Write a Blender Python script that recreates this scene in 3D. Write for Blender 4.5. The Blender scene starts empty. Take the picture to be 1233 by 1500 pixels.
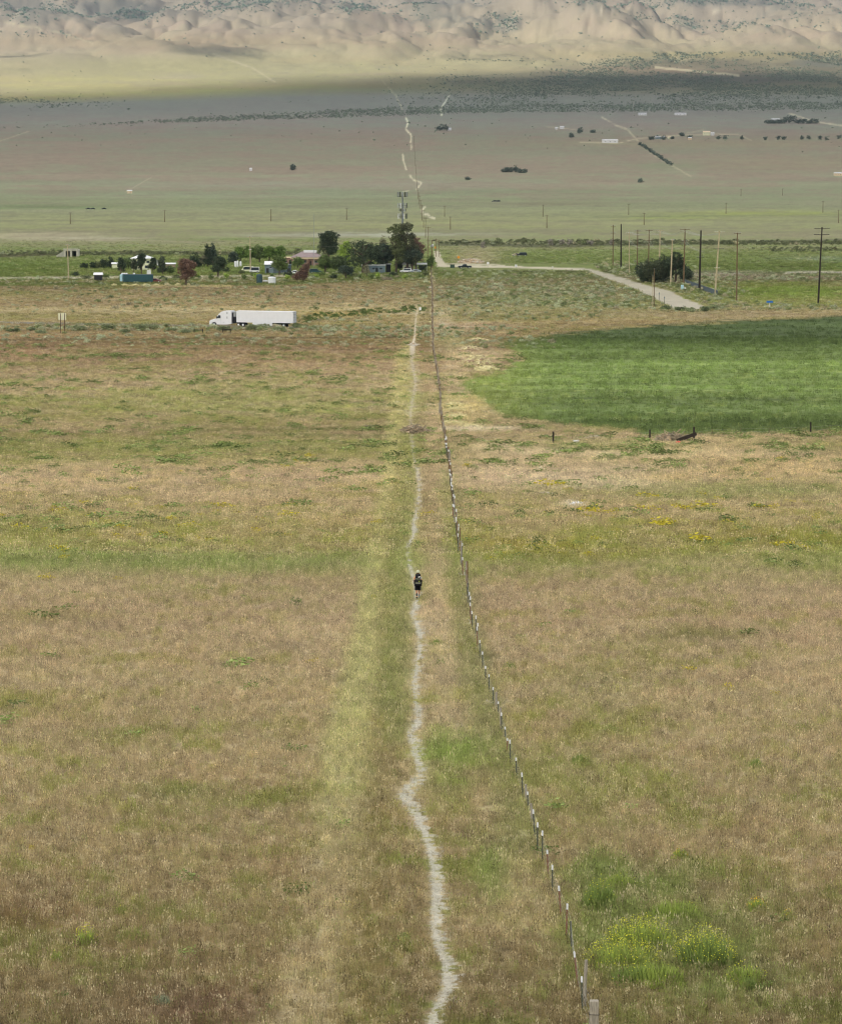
import bpy, bmesh, math, random
import numpy as np
from mathutils import Vector, Matrix
random.seed(7); RNG = np.random.default_rng(7)
R = math.radians
S = bpy.context.scene

# ------------------------------------------------------------ camera, sky, sun, exposure
F = 4367.0; CX = 616.5; CY = 750.0; HC = 43.0
PITCH = math.atan(519 / F)
cam_d = bpy.data.cameras.new('camera'); cam = bpy.data.objects.new('camera', cam_d)
S.collection.objects.link(cam); S.camera = cam
cam_d.sensor_fit = 'HORIZONTAL'; cam_d.sensor_width = 24.0; cam_d.lens = F / 1233 * 24.0
cam_d.clip_start = 1.0; cam_d.clip_end = 60000
cam.location = (0, 0, HC); cam.rotation_euler = (R(90) - PITCH, 0, 0)

SUN_EL, SUN_AZ = R(41), R(-132)           # azimuth measured from +Y (view direction), negative = left
SUNV = Vector((math.sin(SUN_AZ) * math.cos(SUN_EL), math.cos(SUN_AZ) * math.cos(SUN_EL), math.sin(SUN_EL)))
W = bpy.data.worlds.new('World'); S.world = W; W.use_nodes = True
nt = W.node_tree
bg = nt.nodes['Background']; sky = nt.nodes.new('ShaderNodeTexSky'); sky.sky_type = 'NISHITA'
sky.sun_disc = False; sky.sun_elevation = SUN_EL; sky.sun_rotation = SUN_AZ
sky.air_density = 1.0; sky.dust_density = 2.0
nt.links.new(sky.outputs[0], bg.inputs[0]); bg.inputs[1].default_value = 0.10
sl = bpy.data.lights.new('sun', 'SUN'); sun = bpy.data.objects.new('sun', sl); S.collection.objects.link(sun)
sl.energy = 4.3; sl.angle = R(0.5); sl.color = (1.0, 0.95, 0.86)
sun.rotation_euler = (-SUNV).to_track_quat('-Z', 'Y').to_euler(); sun.location = (-200, -200, 900)
S.view_settings.view_transform = 'Standard'; S.view_settings.look = 'None'
S.view_settings.gamma = 1.0; S.view_settings.exposure = 0.37
S.cycles.filter_width = 1.15
S.render.resolution_x = 841; S.render.resolution_y = 1024

# ------------------------------------------------------------ tagging
def link(o): S.collection.objects.link(o); return o
def tag(o, label=None, cat=None, group=None, kind=None):
    if label: o['label'] = label
    if cat: o['category'] = cat
    if group: o['group'] = group
    if kind: o['kind'] = kind
    return o
def thing(name, label, cat, loc=(0, 0, 0), rz=0.0, group=None):
    o = link(bpy.data.objects.new(name, None)); o.empty_display_size = .3
    o.location = loc; o.rotation_euler = (0, 0, rz)
    return tag(o, label, cat, group)

# ------------------------------------------------------------ noise
def _h(ix, iy, seed):
    n = (ix.astype(np.int64) * 374761393 + iy.astype(np.int64) * 668265263 + seed * 1442695041) & 0x7fffffff
    n = ((n ^ (n >> 13)) * 1274126177) & 0x7fffffff
    n = ((n ^ (n >> 16)) * 974634777) & 0x7fffffff
    return (n ^ (n >> 15)) / float(0x7fffffff)
def vn(x, y, seed=0):
    x = np.asarray(x, float); y = np.asarray(y, float)
    ix = np.floor(x); iy = np.floor(y); fx = x - ix; fy = y - iy
    fx = fx * fx * fx * (fx * (fx * 6 - 15) + 10); fy = fy * fy * fy * (fy * (fy * 6 - 15) + 10)
    a = _h(ix, iy, seed); b = _h(ix + 1, iy, seed); c = _h(ix, iy + 1, seed); d = _h(ix + 1, iy + 1, seed)
    return (a + (b - a) * fx) * (1 - fy) + (c + (d - c) * fx) * fy
def fbm(x, y, seed=0, octv=4, gain=.5):
    s = 0; a = 1; t = 0
    for k in range(octv):
        s = s + a * (vn(x, y, seed + 17 * k) * 2 - 1); t += a; a *= gain
        x, y = (x * .8 - y * .6) * 2.03 + 3.1, (x * .6 + y * .8) * 2.03 - 1.7
    return s / t
def sst(a, b, x):
    t = np.clip((x - a) / (b - a), 0, 1); return t * t * (3 - 2 * t)

# ------------------------------------------------------------ terrain height
_pd = np.array([20, 110, 200, 300, 400, 520, 620, 690, 740, 800, 1145, 2100, 2721, 4000, 5400, 6400, 7500, 8500, 9300, 11500, 13500, 16000, 19000, 26000.])
_pz = np.array([14.8, 14.6, 14.3, 10.5, 6.6, 4.6, 3.6, 1.4, .25, 0, 0, 0, .6, 26, 81, 140, 216, 298, 386, 640, 900, 1150, 900, 500.])
def _pchip(xk, yk, x):
    h = np.diff(xk); m = np.diff(yk) / h; d = np.zeros(len(xk))
    for i in range(1, len(xk) - 1):
        if m[i - 1] * m[i] > 0:
            w1 = 2 * h[i] + h[i - 1]; w2 = h[i] + 2 * h[i - 1]
            d[i] = (w1 + w2) / (w1 / m[i - 1] + w2 / m[i])
    d[0] = m[0]; d[-1] = m[-1]
    i = np.clip(np.searchsorted(xk, x) - 1, 0, len(xk) - 2)
    t = (x - xk[i]) / h[i]
    return ((1 + 2 * t) * (1 - t) ** 2 * yk[i] + t * (1 - t) ** 2 * h[i] * d[i]
            + t * t * (3 - 2 * t) * yk[i + 1] + t * t * (t - 1) * h[i] * d[i + 1])
def H(x, y):
    x = np.asarray(x, float); y = np.asarray(y, float)
    z = _pchip(_pd, _pz, np.clip(y, 20, 26000))
    near = 1 - sst(560, 700, y)
    z = z + near * (.32 * fbm(x / 34, y / 45, 3, 3) + .05 * fbm(x / 2.5, y / 2.5, 5, 2))
    z = z + 2.1 * np.exp(-((x - 78) / 34) ** 2 - ((y - 330) / 40) ** 2)
    z = z + 1.5 * np.exp(-((x + 96) / 22) ** 2 - ((y - 640) / 30) ** 2)
    # berm of the old ditch, in front of the highway
    z = z + .5 * np.exp(-((y - 612 - 4 * fbm(x / 30, x * 0, 8, 2)) / 7) ** 2) * (1 - sst(40, 60, x))
    # fan
    fan = sst(3000, 6500, y) * (1 - sst(8200, 9200, y))
    z = z + fan * 5 * fbm(x / 420, y / 900, 11, 4)
    # foothills and mountains
    m = sst(7300, 10500, y)
    xx = x + 260 * fbm(x / 1300, y / 1300, 21, 3); yy = y + 260 * fbm(x / 1300, y / 1300, 22, 3)
    n1 = 1 - np.abs(fbm(xx / 1050, yy / 1500, 23, 2)) * 2.1
    n2 = 1 - np.abs(fbm(xx / 430, yy / 640, 25, 3)) * 2
    n3 = fbm(xx / 160, yy / 230, 27, 4)
    ab = lambda u, v, sd, o: np.abs(fbm(u, v, sd, o)) * 2.2
    g1 = ab(xx / 1500, yy / 2600, 23, 2); g2_ = ab(xx / 520, yy / 1150, 25, 2); g3 = ab(xx / 190, yy / 420, 27, 2); g4 = ab(x / 70, y / 150, 29, 2)
    z = z + sst(8500, 10800, y) * (g1 - .5) * 130 + sst(8100, 10200, y) * (g2_ - .4) * 46 + sst(8000, 9600, y) * (g3 - .4) * 20 + sst(8300, 9600, y) * (g4 - .4) * 10
    # rounded foothill shoulders
    for (cx, cy_, sx, sy, hh) in ((-760, 8900, 300, 520, 42), (-1150, 8350, 230, 340, 30), (-260, 9300, 380, 420, 40), (180, 9700, 300, 420, 36), (560, 9500, 160, 420, 30), (-1250, 9500, 260, 400, 60)):
        z = z + hh * np.exp(-((x - cx) / sx) ** 2 - ((y - cy_) / sy) ** 2)
    return z
cp, sp = math.cos(PITCH), math.sin(PITCH)
def proj(x, y, z):
    dz = z - HC; dep = y * cp - dz * sp; up = y * sp + dz * cp
    return CX + F * x / dep, CY - F * up / dep, dep
_ys = np.exp(np.linspace(math.log(80), math.log(15500), 5000))
def P(px, py):
    """ground point seen at photo pixel"""
    ax = (px - CX) / F; ay = (CY - py) / F
    dx, dy, dz = ax, cp + ay * sp, -sp + ay * cp
    t = _ys / dy; x = t * dx; zr = HC + t * dz; g = H(x, _ys)
    i = np.argmax(zr < g); i = max(i, 1)
    a = zr[i - 1] - g[i - 1]; b = g[i] - zr[i]; k = a / (a + b + 1e-9)
    y = _ys[i - 1] * (1 - k) + _ys[i] * k; x = y / dy * dx
    return Vector((float(x), float(y), float(H(x, y))))
def sc(v): return F / (v.y * cp - (v.z - HC) * sp)      # photo pixels per metre at a ground point

# ------------------------------------------------------------ colour helpers
def lin(c):
    c = np.asarray(c, float) / 255.0
    return np.where(c <= .04045, c / 12.92, ((c + .055) / 1.055) ** 2.4)
def L3(r, g, b): return tuple(float(v) for v in lin((r, g, b)))
# ------------------------------------------------------------ ground cover map (traced from the photo, stored in world space)
def seg_dist(px, py, pts, ws=None, ya=1.0):
    """signed distance to a polyline: distance minus half width"""
    best = np.full(px.shape, 1e9)
    for i in range(len(pts) - 1):
        (x0, y0), (x1, y1) = pts[i], pts[i + 1]
        y0 *= ya; y1 *= ya; qy = py * ya
        dx, dy = x1 - x0, y1 - y0; L = dx * dx + dy * dy + 1e-9
        t = np.clip(((px - x0) * dx + (qy - y0) * dy) / L, 0, 1)
        w = 0 if ws is None else (ws[i] * (1 - t) + ws[i + 1] * t)
        best = np.minimum(best, np.hypot(px - x0 - t * dx, qy - y0 - t * dy) - w)
    return best
def poly_sd(px, py, pts, ya=1.0):
    ins = np.zeros(px.shape, bool); n = len(pts)
    for i in range(n):
        (x0, y0), (x1, y1) = pts[i], pts[(i + 1) % n]
        c = ((y0 > py) != (y1 > py))
        ins ^= c & (px < (x1 - x0) * (py - y0) / ((y1 - y0) if y1 != y0 else 1e-9) + x0)
    d = seg_dist(px, py, list(pts) + [pts[0]], None, ya)
    return np.where(ins, -d, d)
def sub(px, py, pts, pad):
    xs = [p[0] for p in pts]; ys = [p[1] for p in pts]
    return np.nonzero((px > min(xs) - pad) & (px < max(xs) + pad) & (py > min(ys) - pad) & (py < max(ys) + pad))[0]
def apix(x, y, s, seed, Lpx, ya=1.0):
    """world noise whose wavelength is about Lpx photo pixels at the local scale"""
    out = np.zeros(x.shape); lg = np.log2(np.maximum(Lpx / s, 1e-3)); k0 = int(math.floor(lg.min())); k1 = int(math.ceil(lg.max()))
    for k in range(k0, k1 + 1):
        w = np.clip(1 - np.abs(lg - k), 0, 1); idx = np.nonzero(w > 0)[0]
        if len(idx) == 0: continue
        L = 2.0 ** k
        out[idx] += w[idx] * (vn(x[idx] / L + k * 7.3, y[idx] / (L * ya) - k * 3.1, seed + k) * 2 - 1)
    return out

TRAIL = [(612,452),(610,460),(608,478),(607,494),(604,508),(603,530),(609,560),(603,590),(601,612),(603,645),(606,668),(611,690),(614,715),(611,745),(606,765),(607,785),(597,800),(598,825),(606,850),(611,872),(606,900),(617,935),(612,965),(607,1000),(613,1050),(603,1078),(612,1110),(617,1135),(592,1165),(608,1190),(627,1230),(637,1270),(640,1320),(640,1370),(656,1410),(656,1450),(640,1482),(625,1520),(620,1600)]
TRAILW = [.72 * q for q in [1.2,1.5,2,2,6,4,3.2,2.6,2.6,3.5,4,4,4,5.5,5.5,6,4,3.5,5,5,6.5,6.5,6,6,7,10,9,9,12,11,11,12,14,15,15,14,13,12,12]]
RUT_L = [(595,505),(587,520),(583,580),(578,640),(572,720),(560,800),(549,850),(541,920),(530,1000),(513,1080),(500,1160),(494,1260),(480,1360),(455,1450),(430,1560)]
RUT_LW = [3,6,9,10,12,14,17,20,25,30,32,32,34,36,40]
RUT_R = [(632,560),(634,640),(637,740),(640,830),(643,900),(651,960),(660,1040),(672,1090)]
RUT_RW = [3,5,8,13,16,15,9,5]
RUT_M = [(598,660),(574,760),(570,900),(566,1000),(560,1100),(545,1250),(530,1400),(515,1560)]
FIELD = [(736,503),(800,492),(900,481),(1000,475),(1233,463),(1420,455),(1800,450),(1800,628),(1400,630),(1233,632),(1100,637),(960,637),(880,630),(790,618),(740,613),(708,588),(676,566),(680,556),(735,545),(765,528)]
GRAVEL = [(845,392.5),(872,394.5),(890,401),(915,408),(945,417),(985,427),(1000,436),(1020,443),(1034,450),(1012,455),(985,451),(965,440),(940,428),(915,417),(885,407),(862,398)]
DIRTRD = [(634,368),(643,366),(647,378),(652,386),(662,390),(640,391)]
TRACKS = [([(647,168),(645,158),(652,149),(658,139)],1.1),([(602,218),(602,197),(594,189),(598,179),(594,172)],1.4),([(595,248),(591,236),(590,226)],1.2),
 ([(600,256),(605,263),(617,267),(611,277)],1.6),([(622,303),(617,309),(620,311)],1.8),([(621,314),(626,313),(629,317),(636,319.5)],1.8),([(590,281),(599,279)],.8),
 ([(881,171),(902,183),(919,189),(931,203),(958,227),(984,242),(1012,258)],1.2),([(931,203),(960,200),(1005,197),(1080,196),(1100,205)],.9),([(1155,165),(1190,177),(1236,184),(1300,190)],1.3),
 ([(850,208),(905,209),(931,203)],1.1),([(800,185),(850,190)],.5),
 ([(312,78),(345,90),(370,99),(402,119)],1.5),([(0,32),(50,38),(92,48),(135,62)],1.2),([(0,206),(42,192)],.7),([(184,281),(222,259)],.8),([(960,98),(1010,103),(1082,110)],2.4),
 ([(560,118),(580,140),(590,160)],.5),([(1004,195),(1030,190)],.5)]
_row = np.array([
# py   a(r,g,b)        b(r,g,b)       fraction of b, left / right
 [1600,120,104,68,     98,98,48,      .38,.40],
 [1500,124,107,71,     100,102,52,    .36,.42],
 [1400,136,118,80,     106,108,54,    .30,.40],
 [1250,150,131,92,     114,115,60,    .28,.32],
 [1100,158,139,101,    124,124,66,    .30,.30],
 [1000,162,143,106,    126,124,68,    .30,.26],
 [900, 163,142,109,    126,122,70,    .26,.22],
 [860, 162,144,108, 128,128,74, .26,.26],
 [825, 156,146,98, 126,134,74, .55,.50],
 [790, 156,142,94,     130,132,68,    .55,.55],
 [740, 164,147,108,    134,132,76,    .38,.40],
 [700, 169,152,118,    138,134,84,    .30,.22],
 [665, 152,140,96,     124,128,70,    .50,.25],
 [640, 152,136,100, 120,120,70, .50,.26],
 [600, 154,142,102, 128,132,78, .42,.40],
 [550, 154,138,104, 128,130,80, .40,.42],
 [515, 138,118,86,     112,110,64,    .25,.40],
 [492, 136,120,84,     114,112,64,    .25,.35],
 [470, 142,128,88,     118,118,68,    .35,.35],
 [455, 158,146,106,    128,122,80,    .35,.45],
 [435, 146,132,98,     124,118,76,    .30,.55],
 [415, 136,122,88,     112,112,66,    .30,.50],
 [404, 120,128,70,     96,112,52,     .50,.45],
 [388, 116,130,68,     98,116,56,     .45,.40],
 [374, 124,132,82, 112,124,72, .45,.40],
 [362, 132,134,92, 118,128,80, .45,.45],
 [345, 142,138,108, 130,136,92, .40,.45],
 [325, 142,142,108, 144,147,104, .50,.50],
 [305, 146,147,116, 142,146,110, .50,.50],
 [285, 152,146,122, 138,146,114, .5,.5],
 [260, 153,140,123, 141,143,119, .40,.42],
 [235, 149,136,121, 138,138,117, .40,.40],
 [205, 142,129,117, 128,131,114, .42,.42],
 [180, 131,122,114, 122,124,112, .42,.42],
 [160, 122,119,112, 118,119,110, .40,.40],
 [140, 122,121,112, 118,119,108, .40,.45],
 [125, 150,142,100,    140,140,90,    .40,.50],
 [105, 198,190,156, 192,186,142, .50,.60],
 [80, 198,190,150, 192,182,148, .50,.50],
 [50, 196,184,154, 188,174,150, .50,.50],
 [0, 186,174,152, 180,168,148, .50,.50],
 [-80, 150,142,120,    140,134,110,   .50,.50]], float)[::-1]
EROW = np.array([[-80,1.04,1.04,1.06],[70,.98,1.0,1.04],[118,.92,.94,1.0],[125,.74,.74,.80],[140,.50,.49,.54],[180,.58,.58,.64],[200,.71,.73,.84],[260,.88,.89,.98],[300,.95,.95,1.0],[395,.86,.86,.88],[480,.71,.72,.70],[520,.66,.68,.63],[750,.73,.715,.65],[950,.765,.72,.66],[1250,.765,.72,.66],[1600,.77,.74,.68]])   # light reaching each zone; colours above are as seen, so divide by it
def rowmix(py, c0):
    y = _row[:, 0]
    return np.stack([np.interp(py, y, lin(_row[:, c0 + k])) for k in range(3)], -1)
# soft patches: cx, cy, rx, ry, (rgb), strength
BLOBS = [
 (790,664,60,4.5,(206,196,166),.7),(735,657,34,4,(204,192,164),.6),(905,668,60,3.5,(206,194,160),.6),(890,714,60,5,(194,180,150),.65),(840,741,16,3,(200,192,172),.5),(780,700,70,8,(190,172,142),.5),(1030,668,90,5,(196,180,140),.5),(1120,668,80,6,(136,128,112),.5),(930,690,60,5,(150,142,122),.4),(700,525,40,14,(182,168,134),.6),(668,560,14,30,(176,162,126),.55),(660,500,16,14,(180,166,136),.6),(672,610,26,16,(184,170,122),.55),(700,630,60,3,(200,190,164),.7),(650,470,10,14,(180,166,138),.6),
 (665,1105,38,26,(118,140,52),.75),(655,1150,32,30,(125,132,62),.6),(724,1275,22,38,(112,132,50),.75),(600,560,10,50,(150,150,85),.4),
 (120,826,190,12,(128,138,74),.6),(440,830,110,9,(130,140,76),.6),(20,770,60,14,(118,120,60),.6),(250,770,130,10,(140,138,70),.5),
 (255,1165,60,9,(118,116,62),.7),(1020,932,75,9,(116,112,58),.7),(840,812,130,11,(136,130,52),.65),(1120,790,120,16,(128,122,52),.6),(760,800,60,8,(150,138,50),.5),
 (900,1330,50,60,(104,116,54),.65),(1000,1390,120,62,(112,122,60),.7),(1090,1440,60,40,(110,116,62),.5),(870,1290,30,30,(108,120,56),.5),(990,1300,50,30,(110,120,58),.4),
 (300,1480,90,30,(104,74,62),.55),(40,1340,60,20,(112,84,58),.5),(60,905,90,8,(132,122,66),.5),(880,1000,60,50,(132,130,76),.3),(830,1140,80,40,(134,132,76),.35),
 (470,1440,60,60,(160,142,100),.4),(720,1180,24,40,(160,142,104),.45),(760,1330,50,50,(165,148,106),.5),(750,1240,25,45,(165,148,106),.5),
 (640,905,20,14,(180,164,128),.5),
 (760,680,70,20,(176,158,126),.6),(960,665,160,22,(176,160,124),.55),(850,705,110,15,(178,164,132),.5),(1100,690,120,24,(170,152,106),.5),
 (1010,725,200,13,(128,130,70),.45),(1150,720,120,9,(120,128,66),.5),(880,655,90,7,(134,140,76),.5),
 (430,690,160,14,(172,152,118),.5),(150,700,190,12,(166,148,112),.4),(300,655,260,7,(124,130,66),.5),(100,600,160,12,(130,124,70),.4),(330,585,180,18,(132,138,72),.45),
 (470,905,60,40,(166,146,116),.4),(30,505,90,15,(140,118,86),.7),(300,503,300,3,(118,102,68),.7),(250,522,260,3,(140,124,90),.5),(140,516,50,5,(110,112,62),.5),
 (690,478,50,6,(160,140,112),.7),(720,465,60,5,(112,114,66),.4),(1060,460,150,5,(150,134,104),.6),
 (60,345,70,5,(172,160,136),.6),(150,349,60,2,(176,168,146),.6),(70,303,85,2.6,(110,128,84),.8),(340,285,200,3,(150,154,128),.5),(500,270,260,5,(150,148,134),.4),
 (560,343,120,2.4,(166,166,150),.75),(420,345,70,2,(160,160,140),.5),(400,351,150,1.5,(104,124,58),.6),(1120,312,110,3,(150,160,80),.6),(980,318,60,2.5,(140,156,80),.5),(790,298,60,1.6,(128,120,98),.6),
 (700,377,32,11,(178,158,134),.85),(900,375,260,9,(118,130,74),.6),(250,452,330,3,(166,154,116),.6),(540,449,60,3,(170,158,120),.6),(120,445,200,5,(136,118,86),.5),
 (780,396,120,5,(116,124,68),.7),(760,425,130,22,(138,134,100),.4),(850,440,150,12,(128,134,88),.5),
 (1130,428,130,12,(112,134,52),.85),(1090,406,190,5,(130,116,98),.8),(1200,379,60,3,(140,150,130),.5),(1060,400,60,3,(170,162,150),.4),(1130,445,110,4,(122,130,66),.6),
 (480,460,40,4,(170,152,90),.6),(560,462,60,4,(150,134,86),.5),(740,655,90,16,(160,144,108),.4),(700,540,60,14,(150,138,98),.35),(680,600,26,20,(176,164,112),.6),(660,500,20,14,(140,140,80),.4),
 (245,97,16,1,(150,140,100),.0),(240,300,500,10,(140,148,108),.25),
 (1100,105,260,22,(122,116,96),.85),(900,120,260,14,(118,114,98),.7),(960,103,110,5,(160,140,118),.6),(1040,80,190,4,(170,160,112),.5),
 (700,95,110,6,(198,190,148),.6),(860,85,30,8,(204,192,152),.5),(300,98,220,14,(184,180,130),.5),(80,118,110,9,(196,190,130),.6),(250,60,300,9,(176,158,124),.5),
 (1000,210,240,5,(140,134,108),.5),(1150,240,120,9,(148,136,112),.4),(980,242,40,4,(128,140,108),.4),
]
def ground(x, y, z):
    """albedo and surface kind for world points. kinds: 0 ground 1 trail 2 crop 3 gravel road 4 dirt track 5 far slope"""
    px, py, dep = proj(x, y, z); s = F / dep
    wx = px + 5 * apix(x, y, s, 101, 46) + 2.5 * apix(x, y, s, 102, 15); wy = py + 2.2 * apix(x, y, s, 103, 40) + 1.0 * apix(x, y, s, 104, 12)
    side = sst(590, 680, px)
    fr = np.interp(py, _row[:, 0], _row[:, 7]) * (1 - side) + np.interp(py, _row[:, 0], _row[:, 8]) * side
    big = apix(x, y, s, 1, 230, 1.0); mid = apix(x, y, s, 2, 75, 1.0); sm = apix(x, y, s, 3, 24, 1.0); fi = apix(x, y, s, 4, 8, 1.0); ff = apix(x, y, s, 5, 3.5, 1.0)
    n = .40 * big + .60 * mid + .62 * sm + .36 * fi
    m = sst(-.42, .40, n + (fr - .5 - .07 * sst(430, 500, py)) * 1.15)
    far = 1 - sst(330, 420, py)
    m = m * (1 - .1 * far) + .1 * far * fr
    pe = py - np.interp(px, [-100, 60, 200, 420, 600], [20, 18, 11, 2, 0]) * np.clip((168 - py) / 24, 0, 1)   # the sunlit foot of the slope lies lower at the left
    ca = rowmix(pe, 1); cb = rowmix(pe, 4); q_ = (sst(430, 500, py) * .9)[:, None]; cb = cb * (1 + q_ * np.array([.09, -.03, -.02]))
    col = ca * (1 - m[:, None]) + cb * m[:, None]
    kind = np.zeros(len(px), int)
    def mix(idx, c, t):
        col[idx] = col[idx] * (1 - t[:, None]) + np.asarray(c) * t[:, None]
    for (cx, cy_, rx, ry, c, st) in BLOBS:
        if st <= 0: continue
        i = np.nonzero((np.abs(px - cx) < 2.6 * rx + 12) & (np.abs(py - cy_) < 2.6 * ry + 5))[0]
        if len(i) == 0: continue
        q = ((wx[i] - cx) / rx) ** 2 + ((wy[i] - cy_) / ry) ** 2
        e = np.exp(-q * .8 + .55 * mid[i] + .5 * sm[i] + .3 * fi[i]) * 1.15
        mix(i, lin(c), np.clip(e, 0, 1) * st)
    # ruts beside the trail
    for pts, ws, c, st in ((RUT_L, RUT_LW, (162,150,98), .74), (RUT_R, RUT_RW, (172,154,118), .7), (RUT_M, [8,9,11,13,16,20,24,28], (128,116,66), .45),
                           ([(600,640),(596,760),(585,870),(580,980),(575,1080)], [10,12,16,18,12], (132,136,74), .55), ([(625,660),(628,740),(632,800)], [6,9,9], (134,120,82), .5), ([(655,700),(668,830),(690,960),(722,1090),(770,1230)], [8,12,16,20,22], (120,124,66), .5)):
        i = sub(px, py, pts, 70)
        if len(i):
            d = seg_dist(px[i] + 6 * sm[i] + 3 * fi[i], py[i], pts, ws)
            if c[0] == 162: g_ = sst(1080, 1300, py[i])[:, None]; c_ = lin((166,160,106)) * (1 - g_) + lin((168,152,112)) * g_; t_ = (st * (1 - .35 * g_[:, 0]) * (1 - sst(-.5, .9, d / np.interp(py[i], [500, 1500], [8, 34]) + .45 * mid[i] + .4 * sm[i])))[:, None]; col[i] = col[i] * (1 - t_) + c_ * t_; continue
            mix(i, lin(c), st * (1 - sst(-.5, .9, d / np.interp(py[i], [500, 1500], [8, 34]) + .35 * mid[i] + .3 * sm[i])))
    # slight value variation at every scale, as real ground has
    v = 1 + np.interp(py, [0, 120, 300, 400, 1500], [.06, .08, .10, .14, .19]) * (.7 * mid + 1.0 * sm + 1.0 * fi + .7 * ff)
    col *= v[:, None]
    pk = sst(.0, .7, apix(x, y, s, 31, 130) + .6 * apix(x, y, s, 32, 30)) * np.interp(py, [180, 240, 560, 700, 1500], [.35, .35, .15, .30, .35])
    col *= (1 + pk[:, None] * np.array([.04, -.06, -.03]))
    # fine horizontal field bands between the fields
    i = np.nonzero((py > 255) & (py < 520))[0]
    bn = vn(x[i] / 900, y[i] / np.interp(py[i], [255, 520], [60, 9]), 77) * 2 - 1
    col[i] *= (1 + .10 * bn)[:, None]
    # thin dark / pale boundary lines
    for pts, w, c, st in (([(640,357),(800,360),(960,357),(1233,352),(1500,350)], 2.2, (84,84,62), .8), ([(-100,378),(60,372),(250,370),(470,371)], 2.4, (86,80,60), .8),
                          ([(640,364),(900,364),(1233,362)], .8, (150,140,112), .4), ([(700,397),(900,399),(1233,400)], 1.0, (86,88,56), .7), ([(-100,417),(120,416),(400,416),(620,404)], 2.2, (88,104,46), .75),
                          ([(180,418),(340,419)], 1.2, (186,172,128), .6), ([(-100,408),(60,407),(180,406),(420,404)], 1.3, (186,178,160), .8), ([(640,389),(760,391),(860,394.5)], 1.5, (190,182,160), .95), ([(650,386),(720,387),(742,389)], .8, (190,182,160), .8),
                          ([(1150,400),(1190,398.5),(1300,399)], 1.4, (180,174,160), .8), ([(860,318),(1233,314)], .7, (112,118,86), .4), ([(1030,390),(1120,391),(1300,389)], .9, (86,92,56), .6), ([(700,386),(1233,385)], .6, (112,112,78), .5), ([(1040,430),(1150,427),(1300,423)], 1.6, (88,104,46), .5),
                          ([(560,460),(600,459),(650,458)], 1.3, (176,164,132), .6), ([(0,499),(320,497),(600,495)], 1.5, (100,88,60), .75), ([(210,511),(420,513),(592,511)], 1.3, (104,94,62), .6), ([(240,634),(420,631),(575,629)], 2.2, (104,104,60), .55), ([(330,641),(470,640),(590,642)], 2.0, (104,112,60), .5), ([(0,350),(200,352),(330,355)], .8, (158,150,126), .5), ([(634,392),(634,420),(634,460),(633,500)], 1.6, (176,162,132), .6), ([(629,392),(629,460),(628,500)], 2.6, (108,98,62), .6)):
        i = sub(px, py, pts, 8)
        if len(i): mix(i, lin(c), st * (1 - sst(-.6, .6, seg_dist(wx[i], py[i] + .5 * mid[i], pts) - w + .5 * fi[i])))
    # crop field
    i = sub(px, py, FIELD, 30)
    if len(i):
        d = poly_sd(px[i], py[i], FIELD, 1.6) + 5 * mid[i] + 5 * sm[i] + 2.5 * fi[i]
        t = 1 - sst(-4, 3, d + 5 * fi[i] * (px[i] < 800) + 10 * (vn(x[i] / 6, y[i] / 9, 58) - .5) * (px[i] < 800))
        yy = (py[i] - 463) / 170
        c0 = lin((64,82,42)); c1 = lin((98,121,60)); c2 = lin((82,102,52))
        q = np.clip(yy, 0, 1)[:, None]
        c = np.where(q < .45, c0 + (c1 - c0) * sst(0.12, .42, q), c1 + (c2 - c1) * sst(.55, .95, q))
        rows_ = np.sin((y[i] + x[i] * .10) * 2 * math.pi / 5.5 + 1.5 * mid[i]) * np.interp(py[i], [480, 600], [.02, .05])
        c = c * (1 + rows_ + .10 * mid[i] + .11 * sm[i] + .14 * fi[i] + .6 * (vn(x[i] / 150 + .2 * mid[i], y[i] / 5, 55) - .5) + .3 * (vn(x[i] / 60, y[i] / 14, 56) - .5))[:, None]
        yel = np.exp(-((px[i] - 700) / 80) ** 2) * .45
        c = c * (1 - yel[:, None]) + lin((128,142,70)) * yel[:, None]
        c = c * .95 + c.mean(1)[:, None] * .05
        c = c + lin((150, 146, 84)) * (.55 * sst(.55, .95, sm[i] * .6 + fi[i] * .7 + .5 * vn(x[i] / 40, y[i] / 3, 57)) * sst(500, 560, py[i]))[:, None] * .3
        col[i] = col[i] * (1 - t[:, None]) + c * t[:, None]
        kind[i[t > .5]] = 2
    # trail
    i = sub(px, py, TRAIL, 26)
    if len(i):
        hw = seg_dist(px[i] + np.interp(py[i], [500, 1000, 1500], [.5, 4, 9]) * fi[i] + np.interp(py[i], [500, 1500], [.5, 5]) * sm[i], py[i], TRAIL, TRAILW)
        k = np.interp(py[i], [450, 700, 1500], [1.0, 2.0, 5.0])
        t = (1 - sst(-1.3, .5, hw / k + np.interp(py[i], [450, 600, 1100], [0, 1.2, 2.0]) * (fi[i] + .7 * ff[i]) + np.interp(py[i], [450, 600], [0, 1.0]) * sm[i])) * np.interp(py[i], [450, 500, 520, 650, 700, 1100, 1500], [.8, .8, .45, .5, .8, .8, .8])
        mix(i, lin((172,164,142)) * np.interp(py[i], [400, 500, 520, 1100], [1.25, 1.3, .95, 1.0])[:, None] * (1 + .12 * ff[i] + .1 * fi[i])[:, None], t)
        kind[i[t > .5]] = 1
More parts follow.
